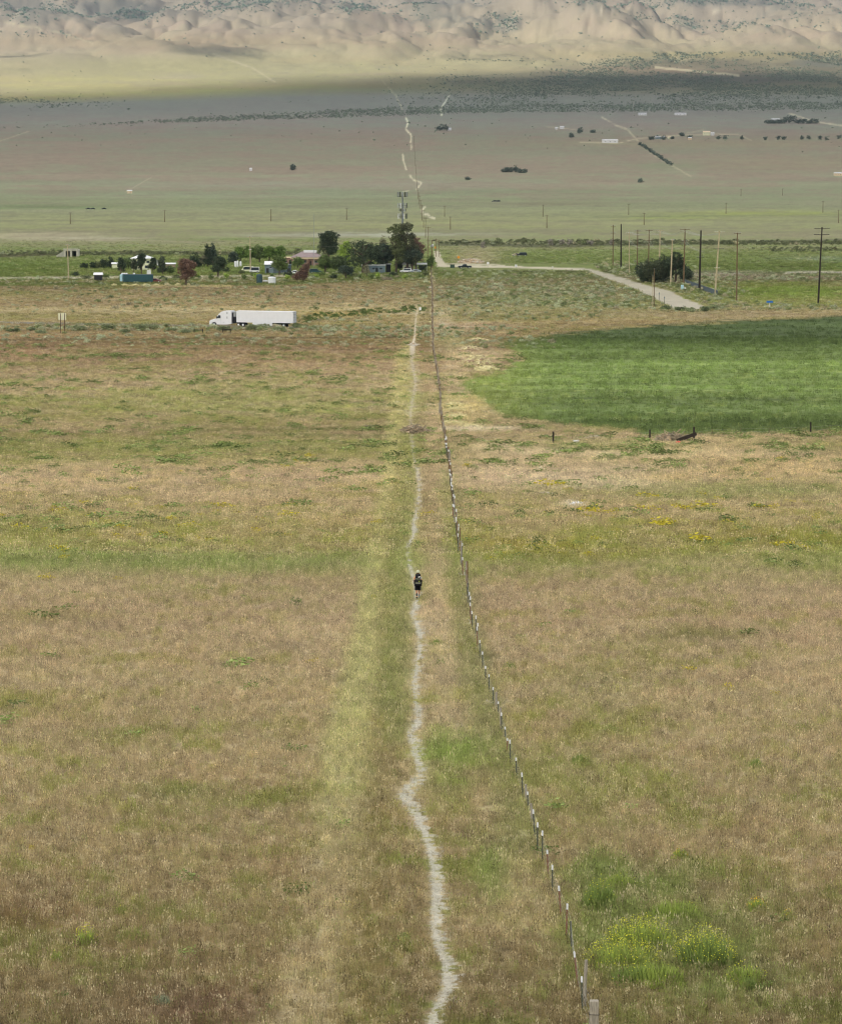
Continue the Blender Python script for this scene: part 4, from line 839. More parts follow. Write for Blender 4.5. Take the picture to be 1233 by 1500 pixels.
FP = [(659.6,336,317,'right of the receding pole row, nearest to it'),(800.6,334,315,'right of the first one past the path line'),(795,317,300,'farther back and above the second nearest'),(920.5,314.5,298.5,'above the leftmost pole of the gravel road row'),(1063,313,297,'above the bright green strip'),(1205,311,294,'above the tall double crossarm pole'),(1228,326.5,307,'at the right edge of the plain'),(651,317,301.5,'tiny and just right of the cell tower'),(103,328,311,'far left above the concrete culvert'),(241,325,308,'above the cream house'),(397,324,306.5,'above the light green trees'),(507.5,322,305,'left of the cell tower'),(943,329,312,'faint one above the dark thicket'),(1085,287,277,'tiny upper right one'),(1146,286,276,'tiny far upper right one')]
for x, b, t_, w in FP: upole('utility_pole', x, b, x, t_, .2, M_woodbr if b > 300 else M_woodbr, [(.96, 2.4, 'w')], 'distant utility pole on the plain, ' + w, 'utility poles across the far plain')
upole('utility_pole', 100.5, 409, 99.6, 358, .17, M_polelt, [(.97, 1.8, 'w')], 'yellowish utility pole at the left in front of the concrete culvert', 'utility poles around the farmstead')
upole('utility_pole', 367, 399, 366.5, 346, .17, M_polelt, [(.97, 2.2, 'w'), (.62, .9, 'white')], 'yellowish utility pole in front of the light green tree row', 'utility poles around the farmstead')
upole('light_mast', 460, 392, 460, 314, .06, M_metal, [], 'very thin pale mast rising behind the pink house', 'utility poles around the farmstead')[0]['category'] = 'mast'
# row running straight away from the farmstead
yA = P(632.5, 392).y; ROW = []
for k in range(16):
    y_ = yA * (1 + k * .19) if k < 9 else yA * (1 + 8 * .19 + (k - 8) * .26); f = min(1, (y_ / yA - 1) / 2.9); bx = 632.5 + (608 - 632.5) * (1 - (yA / y_)) * 1.38
    z0 = float(H((bx - CX) / F * y_, y_)); vx = (bx - CX) / F * y_; px, py, dp = proj(vx, y_, z0)
    hgt = 11.0
    t = thing('utility_pole', ('nearest pole with a white transformer' if k == 0 else 'pole number %d counted from the near end' % (k + 1)) + ' in the row running away beside the path', 'utility pole', (vx, y_, z0), 0, 'poles in the row receding up the valley'); ROW.append((Vector((vx, y_, z0)), hgt))
    MB().tube([(0, 0, -.3), (0, 0, hgt)], [.19, .13], 8).build('pole_shaft', M_woodbr, t); MB().box((0, 0, hgt * .96), (2.6, .12, .14)).build('crossarm', M_woodbr, t)
    if k == 0: MB().box((.9, 0, hgt * .99), (1.2, .3, .35)).build('crossarm', M_poledk, t); MB().lathe([(.1, 0), (.3, .05), (.3, .95), (.2, 1.05)], 12, (.35, -.2, 8.3)).build('transformer', M_white, t, smooth=True); MB().lathe([(.3, 0), (.3, .8)], 10, (-.35, -.2, 8.2)).build('transformer', M_metal, t)
for k, (bx, h_) in enumerate([(638.5, 8), (642.5, 7.5), (627, 7.5)]):
    v = P(bx, 376); t = thing('utility_pole', ['thin pole close right of the receding pole row', 'outer thin pole right of the receding pole row', 'thin pole behind the white carport'][k], 'utility pole', v); MB().tube([(0, 0, -.2), (0, 0, h_)], .11, 8).build('pole_shaft', M_woodbr, t); MB().box((0, 0, h_ - .5), (1.8, .1, .12)).build('crossarm', M_woodbr, t)
def wires(name, A, B, label, n=3, sag=1.0, r=.02, spread=1.0):
    a = MB()
    for k in range(n):
        o = (k - (n - 1) / 2) * spread; p0 = A + Vector((o, 0, 0)); p1 = B + Vector((o, 0, 0))
        a.tube([p0.lerp(p1, t / 10) - Vector((0, 0, sag * 4 * (t / 10) * (1 - t / 10))) for t in range(11)], r, 3, False)
    o = a.build(name, M_wire); tag(o, label, 'wires'); return o
tp_ = lambda i, f=.97: poles[i][1] + Vector((poles[i][3] * f, 0, poles[i][2] * f))
for i, nm in ((2, 'third and fifth'), (4, 'fifth and sixth'), (5, 'sixth and eighth'), (7, 'eighth and tenth')):
    j_ = {2: 4, 4: 5, 5: 7, 7: 9}[i]; wires('overhead_wires', tp_(i), tp_(j_), 'slack pale wires strung between the %s poles of the gravel road row' % nm, 3, 1.2, .042, .9)
    wires('overhead_wires', tp_(i, .78), tp_(j_, .72), 'lower slack wires between the %s poles of the gravel road row' % nm, 2, 2.2, .036, .8)
pA = P(367, 399); pA = pA + Vector((0, 0, 10.5)); pB = ROW[0][0] + Vector((0, 0, 10.4)); wires('overhead_wires', pA, pB, 'pale wires crossing in front of the farm trees to the transformer pole', 2, 1.4, .022, .0)
pC = P(100.5, 409) + Vector((0, 0, 11.5)); wires('overhead_wires', pC, pA, 'faint wires from the left yellowish pole to the one by the light green trees', 1, 1.5, .018)
wires('overhead_wires', ROW[0][0] + Vector((0, 0, 10.5)), ROW[6][0] + Vector((0, 0, 10.5)), 'wires running up the valley along the receding row of poles', 2, .3, .02, 1.8)

# ------------------------------------------------------------ cell tower
v = P(589.5, 386); s_ = sc(v); hh = (386 - 281.5) / s_ / .99; T = thing('cell_tower', 'tall grey cell tower with three rings of antenna panels rising behind the farm trees', 'cell tower', v)
MB().tube([(0, 0, 0), (0, 0, hh * .6), (0, 0, hh - 1.2)], [.55, .42, .26], 14).build('mast', mat('tower_grey', col(118, 122, 122), .5, metal=.3), T)
zf = lambda py: (386 - py) / s_ / .99
for zc, hw, n_, white in ((zf(286), 2.0, 12, .15), (zf(302), 1.9, 9, .5), (zf(308.5), 1.5, 6, .2), (zf(317.3), 1.9, 9, .5)):
    a = MB(); ring = [(hw * math.cos(q), hw * math.sin(q), zc - (.9 if zc > zf(290) else 0)) for q in [2 * math.pi * k / 6 + .2 for k in range(7)]]; a.tube(ring, .07, 6, False)
    for q in range(3): an = 2 * math.pi * q / 3 + .3; a.tube([(0, 0, ring[0][2]), (hw * math.cos(an), hw * math.sin(an), ring[0][2])], .09, 6)
    pf = a.build('platform', M_steel, T)
    for k in range(n_):
        q = 2 * math.pi * k / n_ + .1; w_ = random.random() < white
        MB().box((hw * 1.02 * math.cos(q), hw * 1.02 * math.sin(q), zc), (.30, .18, 2.1 if n_ > 6 else 1.1), rz=q + math.pi / 2).build('antenna_panel', M_white if w_ else M_metal if k % 2 else M_steel, pf)
# ------------------------------------------------------------ trees
LEAF = {}
def leafm(key, c): 
    if key not in LEAF: LEAF[key] = mat('foliage_' + key, tuple(v * 2.0 for v in lin(c)), .8, var=.35, scale=.6, island=.38, transl=.12)
    return LEAF[key]
M_bark = mat('bark', col(98, 86, 72), .95, var=.4, scale=4)
def crown_mesh(seed, blobs, n, ls, gap=.5):
    """leaf faces gathered in many small clumps spread through the lobes; blobs: (x, y, z, rx, ry, rz) in metres"""
    r = np.random.default_rng(seed); vol = np.array([b[3] * b[4] * b[5] for b in blobs]) ** .8; vol /= vol.sum(); V = []; 
    nc = max(8, n // 14); cl = []
    for i in range(nc):
        b = blobs[r.choice(len(blobs), p=vol)]; d = r.normal(size=3); d /= np.linalg.norm(d); q = r.uniform(.35, 1.0) ** .6
        q *= 1 + .16 * math.sin(5 * d[0] + 3 * d[2] + seed) * r.uniform(.3, 1); cl.append((b[0] + d[0] * b[3] * q, b[1] + d[1] * b[4] * q, b[2] + d[2] * b[5] * q))
    cl = np.array(cl); m = 14; C = np.repeat(cl, m, 0) + r.normal(size=(nc * m, 3)) * ls * np.array([1.25, 1.25, .8]); N = len(C)
    u = r.normal(size=(N, 3)); u /= np.linalg.norm(u, axis=1)[:, None]; v = np.cross(u, r.normal(size=(N, 3))); v /= np.linalg.norm(v, axis=1)[:, None] + 1e-9; s = (ls * r.uniform(.5, 1.2, N))[:, None]
    V = np.stack([C - u * s, C + v * s * .6, C + u * s, C - v * s * .6], 1).reshape(-1, 3); V[:, 2] = np.maximum(V[:, 2], .05)
    return np_mesh('crown', V, np.arange(N * 4).reshape(N, 4))
def tree(name, bx, by, ty, hw, kind, key, label, group=None, n=None, cat='tree', trunk=.22, cb=None):
    v = P(bx, by); s_ = sc(v); h = (by - ty) / s_ / .99; w = hw / s_ * 1.18; t = thing(name, label, cat, v, 0, group); seed = int(bx * 7 + ty * 3); q = random.Random(seed); B_ = []
    z0 = h * (trunk if cb is None else cb)
    if kind == 'cone':
        for k in range(9): f = k / 8; rr = w * (1 - f * .93) * q.uniform(.8, 1.15); B_.append((q.uniform(-.1, .1) * w, 0, z0 + (h - z0) * f * .95, rr, rr, h * .09))
    elif kind == 'lean':
        for k in range(8): f = k / 7; rr = w * (1 - f * .85) * .8; B_.append((w * (-.35 + .95 * f), 0, z0 + (h - z0) * f * .93, rr, rr * .8, h * .13))
    elif kind == 'pine':
        for k in range(11): f = q.uniform(.0, 1); a = q.uniform(0, 6.28); rr = w * q.uniform(.28, .46); d_ = w * .62 * (1 - .55 * f); B_.append((d_ * math.cos(a), d_ * math.sin(a), z0 + (h - z0 - rr) * f + rr * .4, rr, rr, rr * .72))
        B_.append((0, 0, h * .62, w * .5, w * .5, h * .2)); B_.append((w * .05, 0, h - w * .3, w * .42, w * .4, w * .3))
    elif kind == 'bush':
        for k in range(7): a = q.uniform(0, 6.28); rr = q.uniform(.35, .6); B_.append((w * .5 * math.cos(a), w * .5 * math.sin(a), h * q.uniform(.3, .6), w * rr, w * rr, h * .36))
        B_.append((0, 0, h * .5, w * .7, w * .7, h * .48))
    else:
        for k in range(10): f = q.uniform(0, 1); a = q.uniform(0, 6.28); rr = w * q.uniform(.30, .5); d_ = w * .6 * math.sin(math.pi * (.25 + .65 * f)); B_.append((d_ * math.cos(a), d_ * math.sin(a), z0 + rr * .5 + (h - z0 - rr * 1.3) * f, rr, rr, rr * .8))
        B_.append((0, 0, z0 + (h - z0) * .5, w * .62, w * .6, (h - z0) * .42))
    dens = {'sparse': .45}.get(kind, 1.0); n = n or int(min(9000, max(160, 680 * (hw * 2) * (by - ty) / 300 * dens * 3.2))); ls = max(.16, min(1.2, .62 / s_ * 1.6))
    me = crown_mesh(seed, B_, n, ls); me.materials.append(leafm(key[0], key[1])); c = link(bpy.data.objects.new('crown', me)); c.parent = t
    tr = MB(); tw = max(.12, w * .10) if kind != 'bush' else .08; tr.tube([(0, 0, -.2), (tw * .4, 0, h * .25), (-tw * .3, 0, h * .55), (0, 0, h * .82)], [tw, tw * .8, tw * .5, tw * .15], 8)
    if kind not in ('cone',):
        for k in range(5): a = k * 1.25 + seed; zz = h * (.22 + .09 * k); tr.tube([(0, 0, zz), (w * .35 * math.cos(a), w * .35 * math.sin(a), zz + h * .14), (w * .6 * math.cos(a), w * .6 * math.sin(a), zz + h * .26)], [tw * .5, tw * .3, tw * .1], 5)
    tr.build('trunk', M_bark, t); return t
DK = ('dark', (56, 66, 46)); DB = ('bluish', (62, 72, 58)); MG = ('mid', (88, 102, 56)); LG = ('light', (92, 112, 52)); RB = ('rust', (104, 82, 68)); GR = ('greyish', (112, 110, 86)); OL = ('olive', (90, 96, 62)); YG = ('yellowish', (126, 144, 64))
TREES = [
 ('pine_tree',481,388,338.5,18,'pine',DK,'broad dark pine standing beside the white rooftop box of the pink house'),
 ('broadleaf_tree',506,392,351,10,'round',YG,'yellow-green tree partly hidden between the dark pine and the big dark oak'),
 ('oak_tree',532,400,348.5,30,'round',DK,'widest dark rounded tree in the middle of the farmstead above the grey mobile home'),
 ('oak_tree',561,399,354,19,'round',DB,'dark rounded tree filling the gap left of the tall pair'),
 ('broadleaf_tree',476,399,372,14,'round',MG,'mid green tree below the dark pine on its left'),
 ('broadleaf_tree',496,400,372,12,'round',('mid2',(72,84,50)),'darker green tree below the dark pine on its right'),
 ('tall_tree',580,399,328.5,16,'pine',OL,'tall olive tree with forked trunk, left one of the tall pair under the tower'),
 ('tall_tree',596,399,326.5,19,'pine',('olive2',(78,80,58)),'tallest dark olive tree of the farmstead, right one of the pair under the tower'),
 ('dying_tree',609,396,342,13,'sparse',RB,'reddish brown thinning tree at the right end of the farm trees'),
 ('broadleaf_tree',603,399,360,15,'round',DB,'low dark green tree under the reddish brown one at the right end'),
 ('sparse_tree',561,392,341,5,'sparse',GR,'thin greyish tree poking up left of the tall pair'),
 ('broadleaf_tree',506,409,387,10,'round',DB,'small dark round tree standing out front at the field edge'),
 ('dead_conifer',444,412,382,12,'lean',RB,'rusty brown leaning conical tree at the field edge'),
 ('dead_tree',272,417.5,377,16,'round',RB,'rusty brown round tree at the field edge on the left'),
 ('conifer',304,391,356,7.5,'cone',DK,'left one of two dark conifers side by side with the left farm trees'),
 ('conifer',312,391,353,7.5,'cone',DB,'right and taller one of two dark conifers side by side'),
 ('juniper',319,405,374,14,'pine',DK,'dark spreading juniper with a gnarled outline below the twin conifers'),
 ('juniper',287,391,369,9,'bush',DK,'dark bushy juniper left of the twin conifers'),
 ('bare_tree',299,391,372,8,'sparse',GR,'grey bare looking tree just under the twin conifers'),
 ('elm_tree',352,384,361,9,'round',LG,'leftmost light green tree of the even row'),
 ('elm_tree',366,384,359,9,'round',LG,'second light green tree from the left of the even row'),
 ('elm_tree',380,384,358,10,'round',MG,'third and tallest light green tree of the even row'),
 ('elm_tree',394,384,358.5,10,'round',LG,'fourth light green tree from the left of the even row'),
 ('elm_tree',409,384,359,10,'round',LG,'rightmost light green tree of the even row by the pink house'),
 ('juniper',342,385,368,7.5,'bush',DB,'dark bluish juniper at the left end of the light green row'),
 ('broadleaf_tree',409,403,373,12,'round',MG,'mid green tree standing in front of the blue-grey barn'),
 ('broadleaf_tree',436,393,375,9,'round',MG,'small mid green tree in front of the pink house wall'),
 ('juniper',122,393,385,6.5,'bush',DK,'leftmost small dark round bush tree of the far left group'),
 ('juniper',135,393,383,5,'bush',DK,'second small dark bush tree of the far left group'),
 ('juniper',143,393,381.5,5.5,'bush',OL,'third, olive bush tree of the far left group'),
 ('juniper',152,393,378,5.5,'bush',DK,'fourth, taller dark bush tree of the far left group'),
 ('conifer',162,392,376,6,'cone',DK,'dark conifer at the right end of the far left group'),
 ('cypress_tree',177,405,377,7,'pine',DK,'dark tree left of the cream house behind the teal trailer'),
 ('elm_tree',188,393,377,9,'round',('mid3',(92,106,66)),'hazy green tree standing between the white shed and the cream house'),
 ('cypress_tree',196,400,380,5,'pine',('dk2',(60,66,48)),'thin dark tree in front of the left part of the cream house'),
 ('cypress_tree',207,403,371,7,'pine',DK,'tallest dark tree in front of the middle of the cream house'),
 ('cypress_tree',224,399,378,7,'pine',DK,'dark tree at the right corner of the cream house'),
 ('cypress_tree',238,402,376,7,'pine',('dk3',(66,74,54)),'dark tree in front of the low white building'),
 ('broadleaf_tree',249,401,389,5.5,'bush',MG,'small green bush left of the rusty brown round tree'),
 ('broadleaf_tree',537,405,388,5,'sparse',GR,'greyish small tree in front of the grey mobile home'),
 ('broadleaf_tree',631,396,372,5,'round',MG,'small green tree at the foot of the transformer pole'),
 ('broadleaf_tree',586,398,381,8,'round',DB,'dark low tree between the mobile home and the forked trunk'),
 ('broadleaf_tree',618,397,384,5,'bush',DB,'dark bush under the right side of the white carport'),
 ('juniper',944,413,383,15,'bush',DK,'left lobe of the dark juniper thicket beside the gravel road'),
 ('juniper',959,414,378,17,'bush',('dk4',(66,72,50)),'middle left juniper of the dark thicket beside the gravel road'),
 ('juniper',972,413,371,14,'bush',DK,'tallest round juniper in the middle of the dark thicket'),
 ('juniper',989,414,369,17,'pine',DK,'large juniper at the right of the dark thicket with a side branch'),
 ('juniper',1004,411,390,12,'bush',('dk5',(60,68,52)),'low juniper spreading at the right foot of the dark thicket'),
]
for t in TREES: tree(*t)
for k, (x, y_, t_, hw) in enumerate([(110,404,398,5),(126,409,402,6),(155,407,401,5),(240,411,404,6),(258,408,401,5),(285,408,400,7),(330,398,390,6),(352,401,394,6),(372,405,399,5),(421,404,396,6),(448,399,391,5),(470,404,397,6),(488,408,401,6),(518,406,399,7),(546,407,401,6),(575,404,397,6),(622,404,396,5),(265,396,388,7),(236,400,391,5),(180,398,391,5)]): tree('shrub', x, y_, t_, hw, 'bush', (DK, OL, MG)[k % 3], 'low yard shrub of the farmstead, number %d in the placing from the left end' % (k + 1) if False else 'low yard shrub among the farm buildings, at about %d percent of the picture width' % round(x / 12.33), 'yard shrubs of the farmstead', 420, 'shrub', .05)
for k, (x, y_, t_, hw) in enumerate([(996,455,448,9),(1014,457,449,10),(1032,456,448,9),(1046,453,446,8),(976,453,447,7)]): tree('sagebrush_bush', x, y_, t_, hw, 'bush', ('sage_a', (112, 120, 86)) if k % 2 else ('sage_b', (88, 98, 66)), ['second', 'middle', 'second to last', 'rightmost', 'leftmost'][k] + ' sage bush in the row hiding the end of the gravel road', 'bushes at the end of the gravel road', 700, 'bush', .05)
# saplings along the driveway, far bushes and trees
for k in range(16):
    x = 292 + k * 21.5 + random.uniform(-4, 4); tree('sapling', x, 411 - (k > 6) * 2 - random.uniform(0, 3), 402 - random.uniform(0, 3), 3.2, 'round', MG if k % 2 else YG, 'small green sapling along the farm front, number %d from the left' % (k + 1), 'saplings along the farm front', 260)
FT = [(429,249,240,4.5,'lone dark tree on the open plain left of the centre'),(650,191,180,7,'dark tree clump on the plain just right of the far path'),(643,191,185,4,'small bush left of the clump just right of the far path'),(685,263,259,3.5,'small lone bush on the plain right of the far path'),(738,252,245,4,'left bush of the dark group on the plain'),(743,252,243,4,'second bush of the dark group on the plain'),(749,252,244,4.5,'middle bush of the dark group on the plain'),(756,252,242,4,'tall right bush of the dark group on the plain'),(761,253,246,2.5,'greyish small bush right of the dark group'),(768,253,247,3,'last greyish bush right of the dark group'),(938,267,261,4.5,'greyish lone bush on the plain below the lane'),
 (836,201,195,3,'small dark tree left of the long white barn'),(850,195,186,4,'larger dark tree left of the long white barn'),(868,194,190,2.6,'low bush right of the two dark trees'),(998,199,193,3.5,'dark tree behind the blue roofed ranch shed')]
FR = ('far', (86, 96, 84))  # lighter, greyer foliage, with some of the distance haze in its colour
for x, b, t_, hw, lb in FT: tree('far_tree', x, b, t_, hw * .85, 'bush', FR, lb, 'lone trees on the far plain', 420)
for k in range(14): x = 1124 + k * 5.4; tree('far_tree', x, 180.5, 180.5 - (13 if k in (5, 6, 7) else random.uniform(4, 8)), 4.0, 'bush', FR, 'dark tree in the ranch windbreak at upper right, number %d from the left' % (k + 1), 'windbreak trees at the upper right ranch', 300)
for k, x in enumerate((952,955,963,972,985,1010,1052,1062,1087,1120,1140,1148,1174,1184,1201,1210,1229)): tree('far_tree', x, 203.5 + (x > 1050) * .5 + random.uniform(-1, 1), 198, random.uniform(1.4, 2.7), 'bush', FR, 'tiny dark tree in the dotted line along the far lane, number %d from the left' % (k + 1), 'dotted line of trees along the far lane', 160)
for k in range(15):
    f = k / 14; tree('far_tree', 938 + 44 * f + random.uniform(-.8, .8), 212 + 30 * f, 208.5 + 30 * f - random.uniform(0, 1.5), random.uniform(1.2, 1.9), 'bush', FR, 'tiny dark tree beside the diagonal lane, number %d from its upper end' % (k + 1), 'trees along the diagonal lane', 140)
for k, (x, y_, hw, ht) in enumerate([(20,486,9,5),(60,489,10,6),(113,484,13,8),(160,482,10,7),(205,483,11,9),(219,483,13,10),(328,485,12,8),(372,483,10,9.5),(45,484,8,5),(182,487,8,4),(270,488,10,5),(408,484,9,5),(440,480,9,5),(250,485,7,6)]):
    tree('sagebrush_bush', x, y_, y_ - ht, hw, 'bush', ('sage_a', (112, 120, 86)) if k % 3 else ('sage_b', (88, 98, 66)), 'rounded roadside bush in front of the highway, at place %d from the first placed' % k if False else ['low sage bush at the far left edge of the roadside strip','wide sage bush left of the brown backed sign','sage bush just right of the brown backed sign','pale sage bush between the sign and the pair of large bushes','left one of the pair of large green bushes left of the truck','right one of the pair of large green bushes left of the truck','green bush right below the truck cab','green bush below the middle of the white trailer','small bush behind the far left strip','low pale bush in front of the large pair','low bush under the bench-like rail left of the truck','bush below the rear trailer wheels','bush just behind the end of the trailer','small bush between the large pair and the rail'][k], 'bushes along the highway verge', 900, 'bush', .05)
for k, (x, y_) in enumerate([(806, 357), (823, 357), (833, 358), (864, 357), (895, 357), (708, 362)]): tree('bare_bush', x, y_ + 2, y_ - random.uniform(6, 9), 4, 'sparse', ('grey_twig', (128, 122, 112)), 'grey leafless bush on the dark ditch line, number %d from the left' % (k + 1) if k < 5 else 'grey leafless bush at the left end of the ditch line', 'leafless bushes on the ditch line', 240, 'bush', .1)

# ------------------------------------------------------------ buildings
M_pink = mat('pink_stucco', col(140, 112, 102), .9, var=.12, scale=.4); M_pinkroof = mat('mauve_roof_tiles', col(134, 120, 118), .9, var=.15, scale=1.2); M_tan = mat('tan_fascia', col(206, 186, 156), .9, var=.1)
M_teal = mat('teal_sheeting', col(44, 76, 80), .7, var=.15, scale=.7); M_blue = mat('blue_grey_siding', col(104, 118, 124), .8, var=.15, scale=.6); M_dkblue = mat('slate_siding', col(78, 88, 94), .85, var=.15); M_cream = mat('cream_render', col(216, 208, 176), .85, var=.1); M_dark = mat('near_black', col(44, 46, 46), .9); M_lt = mat('light_grey_roof', col(214, 216, 212), .6, var=.1)  # M_dark: one near-black tone for doors, shed walls, small parts, culvert back
def gable(mb, x0, x1, y0, y1, z, rise, ov=.3):
    ym = (y0 + y1) / 2; mb.add([(x0 - ov, y0 - ov, z), (x1 + ov, y0 - ov, z), (x1 + ov, ym, z + rise), (x0 - ov, ym, z + rise), (x0 - ov, y1 + ov, z), (x1 + ov, y1 + ov, z), (x0 - ov, y0 - ov, z - .15), (x1 + ov, y0 - ov, z - .15), (x1 + ov, y1 + ov, z - .15), (x0 - ov, y1 + ov, z - .15)], [(0, 1, 2, 3), (3, 2, 5, 4), (6, 7, 1, 0), (9, 4, 5, 8), (6, 0, 3, 4, 9), (1, 7, 8, 5, 2), (6, 9, 8, 7)])
def hip(mb, x0, x1, y0, y1, z, rise, ov=.5, inset=None):
    ym = (y0 + y1) / 2; k = inset or (y1 - y0) / 2; x0 -= ov; x1 += ov; y0 -= ov; y1 += ov
    mb.add([(x0, y0, z), (x1, y0, z), (x1, y1, z), (x0, y1, z), (x0 + k, ym, z + rise), (x1 - k, ym, z + rise), (x0, y0, z - .35), (x1, y0, z - .35), (x1, y1, z - .35), (x0, y1, z - .35)], [(0, 1, 5, 4), (1, 2, 5), (2, 3, 4, 5), (3, 0, 4), (6, 7, 1, 0), (7, 8, 2, 1), (8, 9, 3, 2), (9, 6, 0, 3), (6, 9, 8, 7)])
def house(name, label, px0, px1, by, hwall, depth, wm, rm, rise, kind='gable', wins=(), door=None, cat='building', rz=0, par=None):
    v = P((px0 + px1) / 2, by); s_ = sc(v); w = (px1 - px0) / s_; t = thing(name, label, cat, v, rz)
    MB().box((0, depth / 2, hwall / 2), (w, depth, hwall)).build('wall', wm, t)
    r = MB(); (gable if kind == 'gable' else hip)(r, -w / 2, w / 2, 0, depth, hwall + .16 if kind == 'gable' else hwall + .36, rise) if kind != 'flat' else r.box((0, depth / 2, hwall + .12), (w + .5, depth + .5, .22)); r.build('roof', rm, t)
    for (f, z, ww, wh) in wins:
        o = MB().box((w * f, -.02, z), (ww, .08, wh)).build('window', M_glass, t); MB().box((w * f, -.05, z - wh / 2 - .05), (ww + .15, .1, .08)).build('sill', M_white, o)
    if door is not None: MB().box((w * door, -.03, 1.02), (.95, .08, 2.04)).build('door', M_dark, t)
    return t, w, s_
# pink house
t, w, s_ = house('farmhouse', 'pink walled house with a mauve hipped roof and a white rooftop box', 428, 471, 389, 3.2, 9, M_pink, M_pinkroof, 2.1, 'hip', [(-.32, 1.7, 1.2, 1.0), (-.05, 1.7, 1.6, 1.0), (.30, 1.7, 1.4, 1.0)], .12)
MB().box((1.2, 4.5, 5.6), (5.2, 2.2, .95)).build('rooftop_box', M_white, t, bevel=.03); a = MB(); a.box((0, -.9, 3.1), (w + 1.4, .25, .45)); a.build('fascia', M_tan, t); a = MB(); [a.tube([(x, -.9, 0), (x, -.9, 2.9)], .1, 8) for x in (-5.4, -2.6, .2, 3, 5.4)]; a.build('porch_posts', M_tan, t)
t, w, s_ = house('farmhouse_annex', 'low reddish wing with a flat tan roof left of the pink house', 414, 429, 388, 2.9, 7, M_pink, M_tan, .8, 'flat', [(-.2, 1.6, .9, .9)], .25)
house('barn', 'blue-grey barn with a pale gabled roof behind the white tank', 388, 401, 400.5, 3.3, 7, M_blue, M_lt, 1.1, 'gable', [(.15, 2.3, .7, .5)], -.2)
house('barn', 'long darker blue-grey shed joined to the right of the pale roofed barn', 401.5, 425.5, 400.5, 3.0, 6, M_dkblue, M_dkblue, .5, 'flat', [(.2, 1.8, .9, .6)], .4)
house('mobile_home', 'grey mobile home with a white roof edge under the dark oaks', 530, 564, 400, 2.9, 5, M_blue, M_lt, .3, 'flat', [(-.3, 1.7, .9, .7), (.0, 1.7, .9, .7), (.32, 1.7, 1.0, .7)], .14)
house('shed', 'small dark open shed beside the right end of the mobile home', 565, 572, 399, 3.1, 4, M_dark, M_lt, .4, 'flat', [])
house('house', 'white gabled house front half hidden behind the forked tall tree', 590, 602, 399, 2.9, 6, M_cream, M_lt, 1.4, 'gable', [(-.2, 1.6, .9, .9), (.25, 1.6, .9, .9)])
v = P(618, 398); t = thing('carport', 'white flat roofed carport near the transformer pole', 'carport', v); MB().box((0, 2, 3.0), (3.9, 4.4, .55)).build('roof', M_white, t); a = None
for x in (-1.8, 1.8):
    for y_ in (0, 4): MB().tube([(x, y_, 0), (x, y_, 2.75)], .07, 6).build('post', M_metal, t)
house('house', 'two storey cream house behind dark trees at the left of the farmstead', 193, 220, 395, 4.2, 8, M_cream, M_lt, 1.5, 'hip', [(-.36, 3.1, 1.1, .9), (-.12, 3.1, 1.1, .9), (.14, 3.1, 1.1, .9), (.38, 3.1, 1.1, .9), (-.3, 1.2, 1.2, 1), (.3, 1.2, 1.2, 1)], 0)
house('shed', 'small white shed left of the cream house', 164, 171.5, 393, 1.7, 3, M_cream, M_lt, .5, 'gable', [])
house('shed', 'low white building right of the cream house', 229, 239, 389, 1.9, 4, M_lt, M_lt, .5, 'flat', [(.2, 1.2, .8, .6)])
house('shed', 'low tan shed with a pale roof left of the rusty brown tree', 243, 256, 394, 1.9, 4, mat('tan_siding', col(150, 132, 112), .9, var=.1), M_lt, .4, 'gable', [(-.2, 1.1, .8, .6)])
house('shed', 'small dark shed with a pale tilted roof at the left end of the farm front', 138, 149, 411, 2.0, 3, M_dark, M_lt, .7, 'gable', [], .2)
# teal trailer
v = P(199.5, 414); s_ = sc(v); w = 49 / s_; t = thing('storage_trailer', 'long teal storage trailer with a pale blue left end', 'trailer', v); MB().box((.6, 1.3, 1.55), (w - 1.4, 2.6, 2.5)).build('box_body', M_teal, t, bevel=.04); MB().box((-w / 2 + .6, 1.25, 1.7), (.9, 2.62, 2.3)).build('end_panel', mat('pale_blue', col(160, 192, 200), .6), t)
a = MB(); [a.box((x, -.02, 1.5), (.06, .06, 2.4)) for x in np.arange(-w / 2 + 1.6, w / 2, .9)]; a.build('side_ribs', M_teal, t); MB().box((.6, 1.3, 2.86), (w - 1.4, 2.5, .08)).build('roof_sheet', M_dkblue, t)
for x in (-3.2, 3.4): MB().lathe([(.3, -.1), (.38, 0), (.3, .1)], 12, (0, 0, 0)).build('wheel', M_black, t, loc=(x, .1, .35)).rotation_euler = (R(90), 0, 0)
for k, x in enumerate((179, 182, 185, 196)): v = P(x, 414); t = thing('junk_bundle', 'white tarped bundle on the roof of the teal trailer, %s' % ['leftmost', 'second from the left', 'third from the left', 'alone near the middle'][k], 'bundle', (v.x, v.y + 1.2, v.z + 2.9)); MB().lathe([(.35, 0), (.42, .15), (.36, .38), (.15, .52)], 9).build('tarp', M_white, t, smooth=True)
